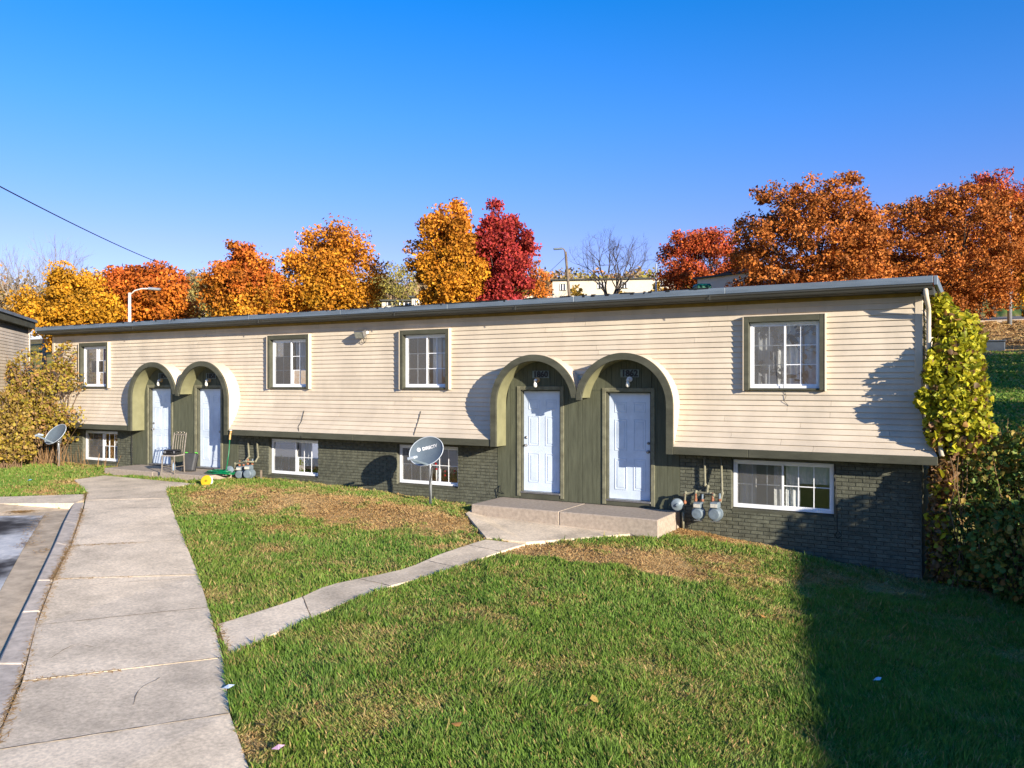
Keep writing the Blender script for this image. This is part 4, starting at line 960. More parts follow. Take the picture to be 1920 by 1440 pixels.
# ------------------------------------------------------------------ things on and by the building
def dish(base, cen, nrm, roll, w, h, label, text=True):
    D_ = empty('satellite_dish', base); tag(D_, label, 'satellite dish', 'satellite dishes'); base = Vector(base); cen = Vector(cen)
    n = Vector(nrm).normalized(); u = Vector((0,0,1)).cross(n).normalized(); v = n.cross(u); cr, sr = math.cos(roll), math.sin(roll); u, v = u*cr+v*sr, v*cr-u*sr
    loc = lambda a, b, c: cen+u*a+v*b+n*c-base
    mb = MB(); nr, ns = 7, 40; vs = [loc(0,0,-.085)]; fs = []
    for i in range(1, nr+1):
        t = i/nr
        for k in range(ns):
            an = 2*math.pi*k/ns; vs.append(loc(w/2*t*math.cos(an), h/2*t*math.sin(an), -.085*(1-t*t)))
    fs += [(0, 1+k, 1+(k+1) % ns) for k in range(ns)]
    for i in range(nr-1): fs += [(1+i*ns+k, 1+(i+1)*ns+k, 1+(i+1)*ns+(k+1) % ns, 1+i*ns+(k+1) % ns) for k in range(ns)]
    N0 = len(vs); vs2 = vs+[q-n*.012 for q in vs]; fs2 = fs+[tuple(reversed([i+N0 for i in f])) for f in fs]
    r0 = 1+(nr-1)*ns; fs2 += [(r0+k, N0+r0+k, N0+r0+(k+1) % ns, r0+(k+1) % ns) for k in range(ns)]
    mb.raw(vs2, fs2); rf = smooth_angle(ob('reflector', mb, M_DISH, D_), 50)
    rim = MB().tube([loc(w/2*math.cos(2*math.pi*k/ns), h/2*math.sin(2*math.pi*k/ns), 0) for k in range(ns+1)], .009, 6); ob('rim', rim, mat('dish_rim', (.45,.50,.55), .4, .05, 5), rf, smooth=True)
    if text:
        me = textmesh('DIRECTV', .088, 'lettering', .001, .0025)
        for vv in me.vertices:     # lettering follows the curved reflector
            aa, bb_ = vv.co.x+.055, vv.co.y+.085; vv.co.z += -.085*(1-(aa/(w/2))**2-(bb_/(h/2))**2)+.005
        o = link('lettering', me, M_WHITE, rf)
        q = loc(.055, .085, 0); M_ = Matrix((u, v, n)).transposed().to_4x4(); o.matrix_local = Matrix.Translation(q) @ M_
        lg = MB(); c0 = loc(-.20, .085, 0); lg.raw([c0+u*.04*math.cos(t)+v*.04*math.sin(t)+n*(-.085*(1-((-.20+.04*math.cos(t))/(w/2))**2-((.085+.04*math.sin(t))/(h/2))**2)+.006) for t in np.linspace(0, 6.283, 21)[:-1]], [tuple(range(20))]); ob('logo_disc', lg, M_WHITE, rf)
        mb = MB()
        for xx in (-.07, .09): mb.lathe([(.008,0),(.006,.004)], loc(xx, -.07, -.078), n, 8)
        ob('bolt', mb, M_STEEL, rf)
    ob('arm', MB().bar(loc(0, -h/2+.02, -.03), loc(-.10, -h/2+.05, .42), .035, .045), M_DISH, D_, bev=.004)
    ln = ob('receiver', MB().bar(loc(-.20, -h/2+.08, .41), loc(-.03, -h/2+.08, .41), .06, .06), mat('receiver_grey', (.36,.42,.48), .5, .05, 5), D_, bev=.012)
    ob('feed_horn', MB().cyl(loc(-.06, -h/2+.09, .38), loc(-.06, -h/2+.12, .30), .03, 12), MATS['receiver_grey'], ln); ob('feed_horn', MB().cyl(loc(-.16, -h/2+.09, .38), loc(-.15, -h/2+.12, .30), .03, 12), MATS['receiver_grey'], ln)
    bk = cen-n*.15-v*h*.22-base
    ob('pole', MB().tube([(0,0,-.2),(0,0,bk.z-.25),(bk.x,bk.y,bk.z)], .03, 10), M_POLE, D_, smooth=True)
    ob('bracket', MB().bar(bk-Vector((0,0,.08)), bk+v*.18, .10, .07), M_STEEL, D_, bev=.006)
    ob('coax_cable', MB().tube([bk+Vector((.03,0,.05)), (.05,-.03,bk.z*.7), (.02,-.05,bk.z*.4), (.05,-.04,.05)], .006, 5), M_WIRE, D_)
    return D_
def camvec(x, y, z): return RT*x+UPV*y-FW*z     # right, up, towards viewer
b1 = gpt(807, 947); zc = float((b1-CAM)@FW)
b1 = gpt(807, 948); zc = float((b1-CAM)@FW); print('dish ground', b1, zg(b1[0], b1[1]))
dish(b1, atz(799, 846, zc-.12), camvec(-.42, .30, .86), rad(14), .80, .60, 'grey satellite dish with white lettering standing on the lawn before a basement window')
b2 = gpt(110, 877); zc = float((b2-CAM)@FW)
dish(b2, atz(104, 814, zc-.1), camvec(-.45, .50, .72), rad(20), .82, .60, 'satellite dish under the yellow shrub, dappled with leaf shadows', text=False)
# gas meters
def meter(px_, py_, label, yaw=0., s=1.0, yy=-.33):
    c = onY(px_, py_, yy); M_ = empty('gas_meter', c); tag(M_, label, 'gas meter', 'gas meters on the brick wall'); M_.rotation_euler = (0,0,yaw); M_.scale = (s,s,s)
    smooth_angle(ob('drum', MB().lathe([(.02,-.125),(.085,-.12),(.10,-.10),(.10,-.035),(.122,-.03),(.122,.03),(.10,.035),(.10,.10),(.085,.12),(.02,.125)], (0,0,0), (0,1,0), 26), M_METER, M_), 35)
    ob('index_box', MB().box(-.068,.068,-.12,.06,.10,.20), M_METER, M_, bev=.012); 
    ob('index_plate', MB().box(-.056,.056,-.127,-.121,.115,.175), mat('plate_cream',(.55,.52,.44),.5,.15,40), M_)
    for x in (-.06,.06):
        ob('pipe', MB().tube([(x,.02,.18),(x,.02,.27),(x,.03,.34)], .019, 8), M_RUST if x < 0 else M_METER, M_, smooth=True); ob('union', MB().cyl((x,.02,.21),(x,.02,.25), .03, 8), M_RUST, M_)
    ob('foot_bracket', MB().box(-.07,.07,-.06,.03,-.135,-.12), M_STEEL, M_)
    return M_
meter(1310, 962, 'grey round gas meter next to the porch, left of its twin'); meter(1342, 963, 'grey round gas meter nearest the basement window on the right', s=1.05)
meter(452, 889, 'grey round gas meter behind the hose coil, left of its twin', .25, .98); meter(468, 888, 'grey round gas meter beside the wooden stake', .25, 1.05)
def pipes(name, runs, label, regs):
    c = onY(*runs[0][0][:2], runs[0][0][2]); P_ = empty(name, c); tag(P_, label, 'gas pipe', 'gas pipes on the brick wall'); cv = Vector(c)
    for pl, m_ in runs[1:]:
        ob('pipe', MB().tube([Vector(onY(*q))-cv for q in pl], .021, 8), m_, P_, smooth=True)
        for q in pl[1:-1]: ob('elbow', MB().lathe([(.015,-.03),(.03,-.02),(.032,0),(.03,.02),(.015,.03)], Vector(onY(*q))-cv, (0,0,1), 8), m_, P_, smooth=True)
    for (x, y, yy) in regs:
        q = Vector(onY(x, y, yy))-cv
        smooth_angle(ob('regulator', MB().lathe([(.03,.10),(.04,.05),(.06,.03),(.105,.012),(.112,0),(.105,-.015),(.07,-.03),(.035,-.045),(.03,-.07),(.01,-.075)], q, (-.35,1,.05), 24), M_METER, P_), 35)
    return P_
pipes('gas_pipe', [[(1300,925,-.2)], ([(1321,858,-.08),(1322,909,-.08),(1327,912,-.08),(1326,926,-.2),(1316,928,-.22)], M_PIPE), ([(1352,858,-.08),(1354,925,-.2),(1351,942,-.3)], M_PIPE),
     ([(1284,938,-.3),(1285,924,-.25),(1305,922,-.22),(1332,926,-.22),(1338,928,-.3),(1336,940,-.3)], M_PIPE), ([(1304,940,-.32),(1304,922,-.24)], M_PIPE), ([(1284,924,-.25),(1284,942,-.3),(1276,946,-.3)], M_RUST), ([(1281,960,-.3),(1281,990,-.3)], M_PIPE)],
     'olive painted gas pipes rising to the right band board', [(1270,946,-.36)])
pipes('gas_pipe', [[(450,870,-.25)], ([(465,828,-.08),(467,856,-.08),(459,866,-.35)], M_PIPE), ([(482,829,-.08),(484,857,-.08),(479,866,-.35)], M_PIPE), ([(440,882,-.4),(441,869,-.4),(462,865,-.35),(476,866,-.35)], M_PIPE), ([(436,881,-.45),(446,880,-.42)], M_PIPE)],
     'olive painted gas pipes above the meters by the hose', [(431,882,-.5)])
q = gpt(490, 902); o = ob('wooden_stake', MB().bar((0,0,-.1), (-.06,.05,.26), .05, .03), M_WOODP, bev=.004); o.location = q; tag(o, 'short wooden stake leaning by the left gas meters', 'stake')
# flood light
c = onY(678, 627, -.16); FL = empty('flood_light', c); tag(FL, 'grey square flood light on the upper siding between two windows', 'flood light')
ob('lamp_body', MB().hexa([(-.13,-.06,-.10),(.13,-.06,-.10),(.12,.06,-.02),(-.12,.06,-.02),(-.13,-.13,.06),(.13,-.13,.06),(.12,.03,.12),(-.12,.03,.12)]), M_STEEL, FL, bev=.01)
ob('lens', MB().raw([(-.11,-.075,-.085),(.11,-.075,-.085),(.11,-.137,.045),(-.11,-.137,.045)], [(0,1,2,3)]), mat('lens_glass', (.30,.30,.24), .15, .2, 9, .5), FL)
ob('bracket', MB().tube([(0,.03,.03),(0,.10,.03),(0,.15,.0)], .022, 8), M_STEEL, FL); ob('wire_loop', MB().tube([(.05,.1,-.05),(.04,.1,-.15),(-.02,.1,-.2),(-.1,.1,-.16),(-.1,.1,-.08),(-.03,.12,-.02)], .006, 5), M_WIRE, FL)
ob('sensor', MB().lathe([(.03,0),(.035,.04),(.02,.07)], (.10,.08,.06), (.3,-.6,-.5), 10), M_WHITE, FL, smooth=True)
# chair and clutter on the left porch
PZ = PORCH_L[3]
def onZ(x, y, Z): d = ray(x, y); return CAM+d*((Z-CAM[2])/d[2])
cA, cB, cC, cD = [Vector(onZ(x, y, PZ)) for x, y in ((302,887.5),(316.5,890),(346.5,885.5),(333,882))]
cc = (cA+cB+cC+cD)/4; fx = ((cA+cB)/2-(cC+cD)/2).normalized(); rz_ = math.atan2(fx.y, fx.x)
CH = empty('chair', cc); CH.rotation_euler = (0,0,rz_); tag(CH, 'worn metal side chair with slatted back on the left porch', 'chair')
sd, swd, sh, bh = .21, .19, .45, .98     # local +X is the front
ob('seat', MB().box(-sd, sd, -swd, swd, sh-.03, sh), mat('chair_seat', (.33,.30,.27), .5, .15, 10, .3), CH, bev=.008)
for x in (sd-.02, -sd+.02):
    for y in (-swd+.02, swd-.02): ob('leg', MB().tube([(x*1.06,y*1.04,0),(x,y,sh-.03)], .016, 8), M_CHAIR, CH)
for y in (-swd+.02, swd-.02):
    ob('back_post', MB().tube([(-sd+.02,y,sh-.01),(-sd-.03,y,.72),(-sd-.08,y,bh)], .015, 8), M_CHAIR, CH); ob('stretcher', MB().tube([(sd-.02,y,.16),(-sd+.02,y,.16)], .010, 6), M_CHAIR, CH)
for y in (-.10,-.035,.035,.10): ob('back_slat', MB().tube([(-sd+.01,y,sh),(-sd-.03,y,.72),(-sd-.07,y,bh-.06)], .009, 6), M_CHAIR, CH)
ob('top_rail', MB().tube([(-sd-.075,-swd+.02,bh-.05),(-sd-.075,swd-.02,bh-.05)], .014, 8), M_CHAIR, CH)
for y in (-.09,0,.09): ob('scroll', MB().tube([(-sd-.078,y+.03*math.cos(t),bh+.0+.03*math.sin(t)) for t in np.linspace(-2.4,2.6,8)], .008, 5), M_CHAIR, CH)
TCase = empty('tool_case', cc+Vector((0,0,sh+.001))); TCase.rotation_euler = (0,0,rz_+.25); tag(TCase, 'black plastic tool case lying on the chair seat', 'case')
ob('case_body', MB().box(-.14,.19,-.19,.17,0,.075), M_BLK, TCase, bev=.02); ob('case_lid', MB().box(-.14,.19,-.19,.17,.078,.125), M_BLK, TCase, bev=.03); ob('handle', MB().tube([(.19,-.06,.06),(.235,-.06,.06),(.235,.05,.06),(.19,.05,.06)], .012, 6), M_BLK, TCase)
for y in (-.12,.10): ob('latch', MB().box(.19,.20,y-.02,y+.02,.05,.10), M_STEEL, TCase)
q = Vector(onZ(352, 884, PZ)); BG = empty('equipment_case', q); BG.rotation_euler = (0,0,rz_+.1); tag(BG, 'black hard case with green latches leaning behind the chair', 'case')
def lean(mbv, a=.38): return [(x*math.cos(a)-z*math.sin(a), y, x*math.sin(a)+z*math.cos(a)) for x, y, z in mbv]
mb = MB().box(-.10,.0,-.17,.17,.0,.48); mb.v = lean(mb.v); ob('case_shell', mb, M_BLK, BG, bev=.03)
mb = MB().box(.002,.08,-.165,.165,.0,.47); mb.v = lean(mb.v); ob('case_lid', mb, mat('dark_grey_plastic', (.05,.052,.055), .5, .1, 8), BG, bev=.03)
for y in (-.13,.13): 
    mb = MB().box(-.03,.03,y-.025,y+.025,.475,.50); mb.v = lean(mb.v); ob('latch', mb, mat('lime_plastic', (.10,.50,.06), .5, .05, 8), BG)
q = Vector(onZ(326, 882, PZ)); o = smooth_angle(ob('bottle', MB().lathe([(.0,0),(.035,.002),(.036,.13),(.03,.16),(.014,.19),(.014,.215),(.0,.216)], (0,0,0), (0,0,1), 14), mat('pale_blue_bottle', (.30,.45,.62), .25, .1, 12, .5)), 35); o.location = q; tag(o, 'pale blue plastic bottle standing under the chair', 'bottle')
q = Vector(onZ(359, 883, PZ)); JR = empty('jar', q); tag(JR, 'small brown jar with white lid by the equipment case', 'jar'); ob('jar_body', MB().lathe([(.04,0),(.042,.01),(.042,.10),(.035,.115)], (0,0,0), (0,0,1), 12), M_RUST, JR, smooth=True); ob('lid', MB().cyl((0,0,.115),(0,0,.14), .04, 12), M_WHITE, JR)
# hose and yellow reel side
sp = Vector(onY(433, 811, -.45)); SPG = empty('hose_spigot', sp); tag(SPG, 'brass garden spigot at the right foot of the 1858 arch', 'spigot')
ob('spigot_body', MB().tube([(-.10,.06,.02),(0,.0,.02),(.01,-.03,-.04)], [.022,.025,.02], 8), M_BRASS, SPG, smooth=True); ob('handle', MB().lathe([(.035,0),(.04,.008),(.02,.016)], (.0,-.01,.05), (0,0,1), 8), M_WHITE, SPG)
cx_ = Vector(onZ(414, 889, PZ)); rr = random.Random(8); pts = [sp+Vector((.01,-.03,-.05)), sp+Vector((.0,-.035,-.14)), sp+Vector((-.03,-.04,-.5))]
foot = Vector(onZ(418, 890, PZ))
pts += [foot.lerp(pts[-1], .35)+Vector((.05,0,-.05)), foot+Vector((.06,0,.10))]
for t in np.linspace(0, 2*math.pi*6, 130):
    k = t/(2*math.pi*6); R_ = .30-.08*math.sin(t*.37+1)-.05*k
    pts.append(cx_+Vector((R_*1.3*math.cos(t), R_*.62*math.sin(t), .018+.065*k+.012*math.sin(t*1.7))))
HZ = empty('garden_hose', cx_); tag(HZ, 'green garden hose hanging from the spigot and coiled on the porch', 'hose'); ob('hose', MB().tube([q-cx_ for q in pts], .013, 7), M_HOSE, HZ, smooth=True); ob('coupling', MB().cyl(sp+Vector((.01,-.03,-.04))-cx_, sp+Vector((.0,-.035,-.17))-cx_, .024, 10), M_BRASS, HZ)
q = gpt(388, 912); q = Vector(q)+Vector((0,0,.13)); q.y -= .02; YR = empty('cable_spool', q); tag(YR, 'yellow round spool leaning on the left porch edge', 'spool'); ax_ = Vector((.35,-.85,.25)).normalized()
smooth_angle(ob('spool_disc', MB().lathe([(.02,.0),(.02,.012),(.06,.012),(.125,.006),(.132,0),(.128,-.012),(.03,-.015)], (0,0,0), ax_, 28), M_YEL, YR), 35); smooth_angle(ob('spool_rim', MB().lathe([(.09,-.017),(.09,-.05),(.128,-.052),(.13,-.065),(.02,-.07)], (0,0,0), ax_, 28), M_WHITE, YR), 35)
ob('hub', MB().lathe([(.03,.010),(.028,.022),(.012,.024),(.010,.012)], (0,0,0), ax_, 14), mat('spool_hub', (.30,.19,.01), .5, .1, 10), YR)
# ------------------------------------------------------------------ vine, hedge, shrubs
def blob_points(rs, n, blobs):
    w = np.array([b[6] for b in blobs], float); w /= w.sum(); k = rs.choice(len(blobs), n, p=w); B_ = np.array([b[:6] for b in blobs])[k]
    d = rs.normal(size=(n, 3)); d /= np.linalg.norm(d, axis=1)[:, None]; r_ = (.55+.5*rs.random(n)**.6)
    return B_[:, :3]+d*B_[:, 3:6]*r_[:, None]
VG = [(.46,.42,.02),(.33,.36,.025),(.55,.44,.025),(.24,.28,.03)]; VB = [(.30,.16,.05),(.20,.10,.045),(.10,.07,.03)]
rs = np.random.default_rng(21)
vb = [(5.26,.22,3.45,.18,.30,.22,1.0),(5.42,.25,3.12,.30,.38,.26,1.8),(5.60,.30,2.95,.25,.3,.25,.9),(5.45,.08,2.72,.36,.42,.26,2.2),(5.62,.1,2.5,.26,.35,.25,1.2),(5.40,-.05,2.35,.36,.40,.24,2.0),(5.64,.0,2.15,.30,.38,.22,1.6),(5.38,-.18,2.0,.36,.40,.22,2.0),(5.68,-.1,1.85,.26,.30,.22,1.2),(5.45,-.2,1.65,.36,.36,.22,2.0),(5.70,-.05,1.5,.34,.40,.22,1.4),(5.06,-.34,1.95,.13,.16,.20,.6),(5.45,-.1,1.28,.34,.36,.22,1.4),
      (5.45,1.0,2.9,.45,.9,.6,1.5),(5.5,1.2,2.0,.5,1.0,.8,1.5),(5.16,-.32,2.45,.10,.14,.28,.35),(5.18,-.35,1.55,.12,.14,.30,.5),(5.30,-.15,.7,.20,.25,.35,1.0),(5.25,-.12,.0,.18,.22,.45,1.2),(5.28,-.1,-.6,.2,.22,.3,.8)]
P = blob_points(rs, 10500, vb); P = P[~((P[:, 0] < 5.06) & (P[:, 1] > -.04))]
C_ = palette(VG, len(P), rs); br = rs.random(len(P)) < np.where(P[:, 2] < 1.2, .8, np.where(P[:, 2] < 1.6, .35, .10)); C_[br] = palette(VB, br.sum(), rs); C_ *= (.75+.5*rs.random((len(P), 1)))
VN = empty('climbing_vine', (5.3, .2, -1.0)); tag(VN, 'yellow green climbing vine covering the right corner of the building', 'vine')
dist = np.linalg.norm(P-CAM, axis=1); order = np.argsort(dist); o3 = np.array([5.3, .2, -1.0])
near = order[:3600]; pick = rs.choice(near, 300, replace=False); rest = np.setdiff1d(np.arange(len(P)), pick)
tag(link('leaf_mass', leaf_mesh('leaf_mass', P[rest]-o3, .088, C_[rest], rs, M_LEAFV, 'lobed'), None, VN), kind='stuff')
lm = []
for k in range(10):
    c1 = palette(VG, 1, rs)*(.85+.4*rs.random()); lm.append(leaf_mesh('leaf', np.zeros((1, 3)), .115, c1, rs, M_LEAFV, 'lobed'))
for k, i in enumerate(pick):
    o = bpy.data.objects.new('leaf', lm[k % 10]); COL.objects.link(o); o.parent = VN; o.location = P[i]-o3; o.rotation_euler = rs.random(3)*6.28
mb = MB()
for k in range(14):
    x = 5.25+rs.random()*.4; y = -.2+rs.random()*.6; q = Vector((x, y, -1.1)); pts = [q]
    while q.z < 3.2*rs.uniform(.75, 1): q = q+Vector((rs.normal()*.05, rs.normal()*.06, .28)); pts.append(q)
    mb.tube([p_-Vector(o3) for p_ in pts], [.010*(1-.6*i/len(pts)) for i in range(len(pts))], 5)
ob('stem', mb, M_TWIG, VN)
def shrub(name, base, blobs, n, size, pal, label, seed, stems, pal2=None, f2=.0, wood=M_TWIG, group=None, tall=1., cat='shrub'):
    rs = np.random.default_rng(seed); S_ = empty(name, base); tag(S_, label, cat, group); b0 = np.array(base)
    P = blob_points(rs, n, blobs); P = P[P[:, 2] > -.05+0*zg(P[:, 0]+b0[0], P[:, 1]+b0[1])]
    w0 = P+b0; ok = ~((w0[:, 0] < 5.06) & (w0[:, 0] > -18.4) & (w0[:, 1] > -.05-np.where((w0[:, 2] > .9) & (w0[:, 2] < 2), .4, 0))); P = P[ok]
    C_ = palette(pal, len(P), rs)
    if pal2 is not None:
        m = rs.random(len(P)) < f2; C_[m] = palette(pal2, m.sum(), rs)
    C_ *= (.7+.6*rs.random((len(P), 1)))
    link('leaf_mass', leaf_mesh('leaf_mass', P, size, C_, rs, M_LEAFV, 'lobed'), None, S_)['kind'] = 'stuff'
    mb = MB(); idx_ = rs.choice(len(P), stems)
    for i in idx_:
        e = Vector(P[i]); s0 = Vector((e.x*.35+rs.normal()*.15, e.y*.35+rs.normal()*.15, -.1)); mid = s0.lerp(e, .55)+Vector((rs.normal()*.12, rs.normal()*.12, .15))
        mb.tube([s0, mid, e, e+(e-mid)*.15], [.016, .010, .005, .002], 4, cap=False)
    ob('stem', mb, wood, S_); return S_
AUT = [(.38,.27,.035),(.30,.25,.03),(.44,.29,.04),(.22,.20,.03)]; AUB = [(.36,.19,.06),(.30,.16,.07),(.42,.27,.12)]
q = gpt(80, 869)
s1 = shrub('autumn_shrub', q, [(-.2,0,1.45,1.3,.9,.6,3),(.7,.2,1.5,.8,.7,.5,2),(-.5,.2,2.1,1.0,.7,.6,1.6),(.55,.2,2.4,.6,.6,.6,1.0),(-.9,.1,2.8,.7,.5,.6,.5),(.75,.3,3.1,.4,.4,.5,.5),(1.5,.2,1.45,.8,.5,.40,1.1),(-1.6,0,1.6,.8,.7,.7,1.6),(-1.8,0,2.4,.6,.5,.6,.8),(.1,.1,.9,1.2,.8,.4,1.3),(1.1,.3,2.3,.5,.4,.5,.6)], 12500, .075, AUT, 'large yellow autumn shrub in front of the left end windows', 41, 150, AUB, .33)
q = gpt(8, 880); shrub('autumn_shrub', q, [(-.1,0,1.0,.9,.7,.55,2),(-.3,.2,1.7,.7,.6,.5,1),(.1,.1,.5,.8,.6,.3,1.0)], 4000, .08, AUB+AUT, 'browner low shrub at the left edge beside the large yellow one', 42, 120, AUT, .3)
# dead stalks
rs = np.random.default_rng(5); mb = MB(); q = Vector(gpt(90, 874))
for k in range(90):
    b_ = Vector((rs.normal()*1.1, rs.normal()*.25, -.05)); b_.z = float(zg(q.x+b_.x, q.y+b_.y))-q.z-.03; mb.tube([b_, b_+Vector((rs.normal()*.1, rs.normal()*.1, .35+rs.random()*.4))], [.007,.003], 3, cap=False)
o = ob('dead_stalks', mb, mat('dry_stalk', (.42,.24,.10), .9, .2, 9)); o.location = q; tag(o, 'dry orange stalks under the yellow shrub', kind='stuff')
GRN = [(.10,.19,.035),(.075,.15,.035),(.16,.22,.04),(.20,.24,.05)]; GRY = [(.36,.33,.05),(.42,.26,.06),(.30,.28,.05),(.34,.16,.05)]
q = np.array([6.3, .3, float(zg(6.3, .3))])
shrub('hedge_shrub', q, [(-.6,-.1,.8,.65,.6,.75,2),(.2,-.5,.8,.9,.9,.8,3),(1.2,-.8,.9,1.0,1.0,.9,3),(-.3,.3,1.9,.7,.8,.55,2),(.6,.2,2.1,.9,.9,.55,2.4),(1.5,.2,2.2,.9,.9,.6,2),(2.2,-.3,.9,.9,1.0,.7,2),(.5,1.5,1.6,1.2,1.0,1.0,1.5),(-.7,.0,.25,.5,.6,.3,1)], 17000, .075, GRN, 'dense tangled green hedge at the right corner of the brick wall', 43, 260, GRY, .35)
q = np.array([8.6, -2.15, float(zg(8.6, -2.15))])  # unseen shrub, added and shaped to cast leafy shade on the brick
shrub('hedge_shrub', q, [(0,0,1.0,.8,.55,1.0,3),(-.1,.05,2.2,.6,.5,.7,1.5),(.6,-.3,1.8,.7,.5,1.0,2)], 5000, .10, GRN, 'green hedge shrub added outside the right edge for leafy shade on the wall', 44, 60, GRY, .2)
q = np.array([7.9, -1.9, float(zg(7.9, -1.9))])  # second unseen shrub, added low for the same wall shade
shrub('hedge_shrub', q, [(0,0,.6,.7,.6,.6,3),(.4,.2,1.3,.6,.6,.5,1.2)], 3500, .085, GRN, 'lower dark hedge shrub added outside the right edge to shade the wall', 45, 60, GRY, .1)
# ------------------------------------------------------------------ grass
rs = np.random.default_rng(99)
def proj(P):
    d = P-CAM; z = d@FW; return 960+F*(d@RT)/z, 720-F*d[:, 2]/z, z
N_ = 2600000
X = rs.uniform(-24, 9.5, N_); Y = rs.uniform(-13.5, .0, N_); Z = zg(X, Y); PP = np.stack([X, Y, Z], 1); u_, v_, zz = proj(PP)
dens0 = N_/(33.5*13.5)
want = 6200*(7.0/np.maximum(zz, 7.))**1.25
ok = (zz > 3) & (u_ > -40) & (u_ < 1960) & (v_ < 1475) & (rs.random(N_) < want/dens0)
X, Y = X[ok], Y[ok]
bad = np.zeros(len(X), bool)
for q in excl: bad |= inpoly(X, Y, q)
edge_j = rs.normal(size=(len(X), 2))*.03
X, Y = X[~bad], Y[~bad]; n = len(X); Z = zg(X, Y)+(fbm(X*1.4, Y*1.4, 2)-.5)*.035
_, _, zz = proj(np.stack([X, Y, Z], 1))
rn = rs.random((n, 3)); C_ = grass_col(X, Y, rn); dr = dry(X, Y)
tuft = fbm(X*2.6, Y*2.6, 31, 3); L_ = (.035+.075*np.clip(tuft*1.5-.3, 0, 1)+.02*rs.random(n))*(1-.45*dr)*np.where(rs.random(n) < .03, 1.6, 1.)
az_ = rs.uniform(0, 2*math.pi, n); swirl = fbm(X*.9, Y*.9, 41, 2)*9; az_ = np.where(rs.random(n) < .5, az_, swirl+rs.normal(size=n)*.6)
til = np.abs(rs.normal(size=n))*.45+.12+.5*dr; wd = (.0042+.0035*rs.random(n))*np.maximum(1, zz/9.)
dx, dy = np.cos(az_), np.sin(az_); b_ = np.stack([X, Y, Z-.008], 1)
mid = b_+np.stack([dx*np.sin(til*.6)*L_*.5, dy*np.sin(til*.6)*L_*.5, np.cos(til*.6)*L_*.5], 1)
tip = mid+np.stack([dx*np.sin(til*1.5)*L_*.6, dy*np.sin(til*1.5)*L_*.6, np.cos(np.minimum(til*1.5, 1.75))*L_*.6], 1)
fa = rs.uniform(0, 6.28, n); sd_ = np.stack([np.cos(fa), np.sin(fa), np.zeros(n)], 1)*wd[:, None]
V = np.stack([b_-sd_*.4, mid-sd_, tip, mid+sd_], 1).reshape(-1, 3)
C_ = C_*(.8+.4*rs.random((n, 1)))
tag(link('grass', npmesh('grass', V, np.arange(4*n).reshape(n, 4), np.repeat(C_, 4, 0), M_GRASS)), 'short lawn grass, green with straw coloured patches', kind='stuff')
print('grass blades', n)
# coarser grass on the slope behind
m_ = 260000; X = rs.uniform(4.5, 30, m_); Y = rs.uniform(6, 61, m_); Z = zg(X, Y); u_, v_, zz = proj(np.stack([X, Y, Z], 1)); ok = (u_ > 1700) & (u_ < 1950); X, Y, Z, zz = X[ok], Y[ok], Z[ok]+0, zz[ok]; n = len(X)
Z = Z+(fbm(X*1.4, Y*1.4, 2)-.5)*.035*np.where(np.abs(Y) < 40, 1, 20)
C_ = grass_col(X, Y, rs.random((n, 3)))*(.75+.5*rs.random((n, 1))); az_ = rs.uniform(0, 6.28, n); L_ = .08+.08*rs.random(n); b_ = np.stack([X, Y, Z-.01], 1)
tip = b_+np.stack([np.cos(az_)*L_*.5, np.sin(az_)*L_*.5, L_*.8], 1); sd_ = np.stack([np.sin(az_), -np.cos(az_), np.zeros(n)], 1)*(.0016*zz)[:, None]; mid = (b_+tip)/2+np.array([0, 0, .01])
V = np.stack([b_-sd_*.5, mid-sd_, tip, mid+sd_], 1).reshape(-1, 3)
tag(link('grass', npmesh('back_grass', V, np.arange(4*n).reshape(n, 4), np.repeat(C_, 4, 0), M_GRASS)), 'grass of the slope behind the building', kind='stuff')
# straw in the joints along curb and walk
def straw(lines, per, wid, seed, name, lab, zo=.03, cols=((.52,.32,.11),(.42,.22,.07),(.55,.38,.16))):
    rs = np.random.default_rng(seed); P = []
    for a_, b_, den in lines:
        a_ = np.array(a_); b_ = np.array(b_); m = int(per*den*np.linalg.norm(b_-a_)); t = rs.random((m, 1)); P.append(a_+(b_-a_)*t+np.concatenate([rs.normal(size=(m, 2))*wid, np.zeros((m, 1))], 1))
    P = np.concatenate(P); n = len(P); az_ = rs.uniform(0, 6.28, n); l = .05+.07*rs.random(n); e = np.stack([np.cos(az_)*l, np.sin(az_)*l, .006+.03*rs.random(n)], 1); s_ = np.stack([-np.sin(az_), np.cos(az_), np.zeros(n)], 1)*.005
    P[:, 2] += zo+.004; V = np.stack([P-e*.5*np.array([1,1,0]), P+s_, P+e*.5*np.array([1,1,1]), P-s_], 1).reshape(-1, 3)
    C_ = palette(cols, n, rs); tag(link(name, npmesh(name, V, np.arange(4*n).reshape(n, 4), np.repeat(C_, 4, 0), M_GRASS)), lab, kind='stuff')
lw = [(LW[i], LW[i+1], d) for i, d in zip(range(1, 6), (.5, .35, .4, 1.3, .6))]
lw += [(LW[2], LW[2]*.55+RW[2]*.45, .5), (LW[4], LW[4]*.45+RW[4]*.55, .25), (LW[5], LW[5]*.4+RW[5]*.6, .5), (BU[0], BD[0], .9), (landing_L[0], landing_L[1], .5)]
straw(lw, 210, .035, 3, 'dry_weeds', 'dry straw weeds growing in the sidewalk and curb joints')
g1, g2 = [gpt(x, y, gdz) for x, y in ((28,962),(50,962))]; g3, g4 = gpt(60,1040,gdz), gpt(95,1032,gdz); g5, g6 = gpt(45,1025,gdz), gpt(66,1018,gdz)
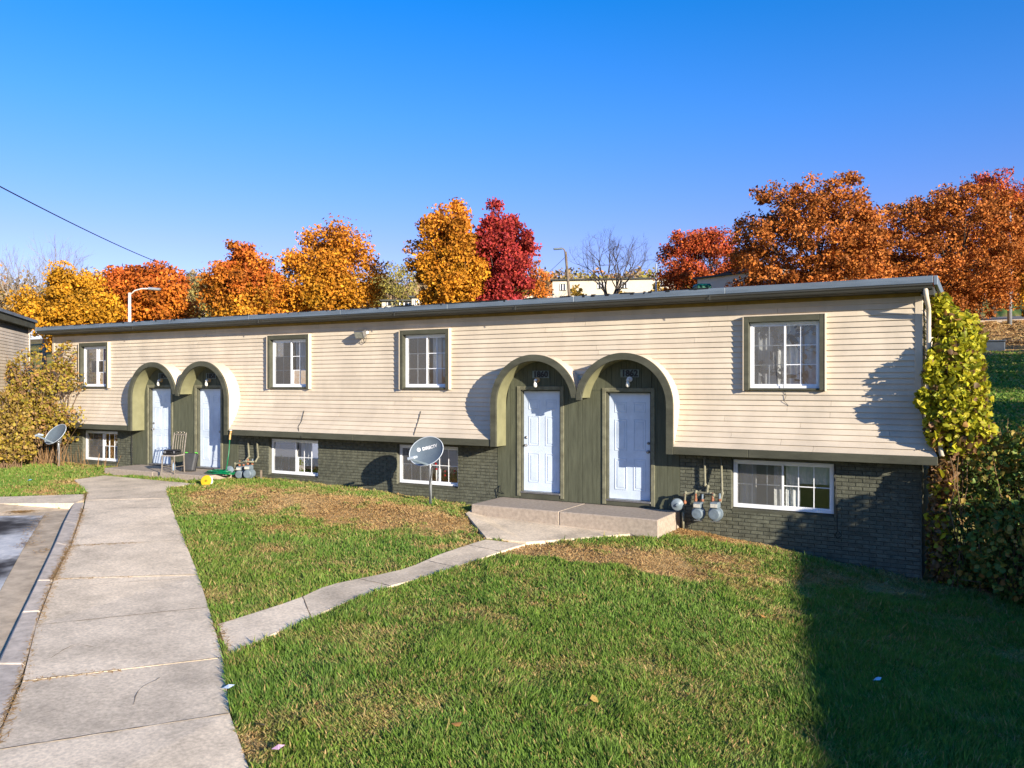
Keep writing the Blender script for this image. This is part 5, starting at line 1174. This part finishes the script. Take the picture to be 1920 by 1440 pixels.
straw([(g1, g2, 3.), (g1, g2, 1.5), (g3, g4, .6), (g5, g6, .6), (AP[0], AP[1], .25)], 300, .09, 4, 'dry_weeds', 'dry straw clumps lying in the parking gutter', zo=gdz+.03)
# fallen leaves and scraps, one by one
lv = []
for k in range(4):
    rs = np.random.default_rng(200+k); lv.append(leaf_mesh('fallen_leaf', np.zeros((1,3)), .085, np.array([[(.50,.25,.08),(.45,.18,.05),(.55,.36,.10),(.42,.27,.13)][k]]), rs, M_LEAFV, 'lobed', up=(0,0,1), flat=.75))
spots = [(1178,1428,'large pale tan leaf at the bottom centre of the lawn',1.5),(1288,1312,'single tan leaf on the lawn left of the shadow edge',1),(1116,1323,'orange leaf on the green lawn below the brown patches',1.1),(1096,1335,'small pale leaf beside an orange one on the lawn',.8),(1431,1164,'yellow leaf close to the shadow edge',1.),(1089,1182,'brown crumpled leaf in the middle of the lawn',.9),(565,1364,'tan leaf near the sidewalk in the bottom left lawn',1.1),(490,1373,'orange leaf near the lower sidewalk edge',1.),(857,1370,'orange tan leaf in the bottom middle lawn',1.1),(593,1334,'small orange leaf in the bright green lawn by the sidewalk',.8),(1690,1120,'yellow leaf on the shaded lawn under the brick wall',1.1),(1660,1101,'pale leaf in the shaded lawn near the brick base',1.),(1896,1175,'olive yellow leaf in shade at the far right',1.2),(680,1157,'orange leaf just below the narrow path',.8)]
for k, (x, y, lab, s_) in enumerate(spots):
    o = bpy.data.objects.new('fallen_leaf', lv[k % 4]); COL.objects.link(o); p = gpt(x, y); o.location = p+np.array([0,0,.07]); o.rotation_euler = (random.uniform(-.3,.3), random.uniform(-.3,.3), random.uniform(0,6)); o.scale = (s_,)*3; tag(o, lab, 'leaf', 'fallen leaves on the lawn')
for (x, y, c_, s_, lab) in [(429,1300,(.55,.65,.80),.10,'pale blue paper scrap at the lawn edge by the sidewalk'),(522,1416,(.75,.45,.55),.09,'pink and white wrapper scrap in the bottom left lawn'),(1645,1284,(.5,.6,.7),.08,'white scrap lying in the shaded lawn'),(56,905,(.25,.55,.75),.10,'small blue scrap on the far left lawn')]:
    p = gpt(x, y); o = ob('paper_scrap', MB().raw([(-s_/2,-s_*.35,0),(s_*.4,-s_*.4,.015),(s_/2,s_*.3,.03),(-s_*.3,s_*.4,.01),(.0,0,.035)], [(0,1,4),(1,2,4),(2,3,4),(3,0,4)]), mat('scrap_%d' % x, c_, .6, .05, 20)); o.location = p+np.array([0,0,.05]); tag(o, lab, 'litter')
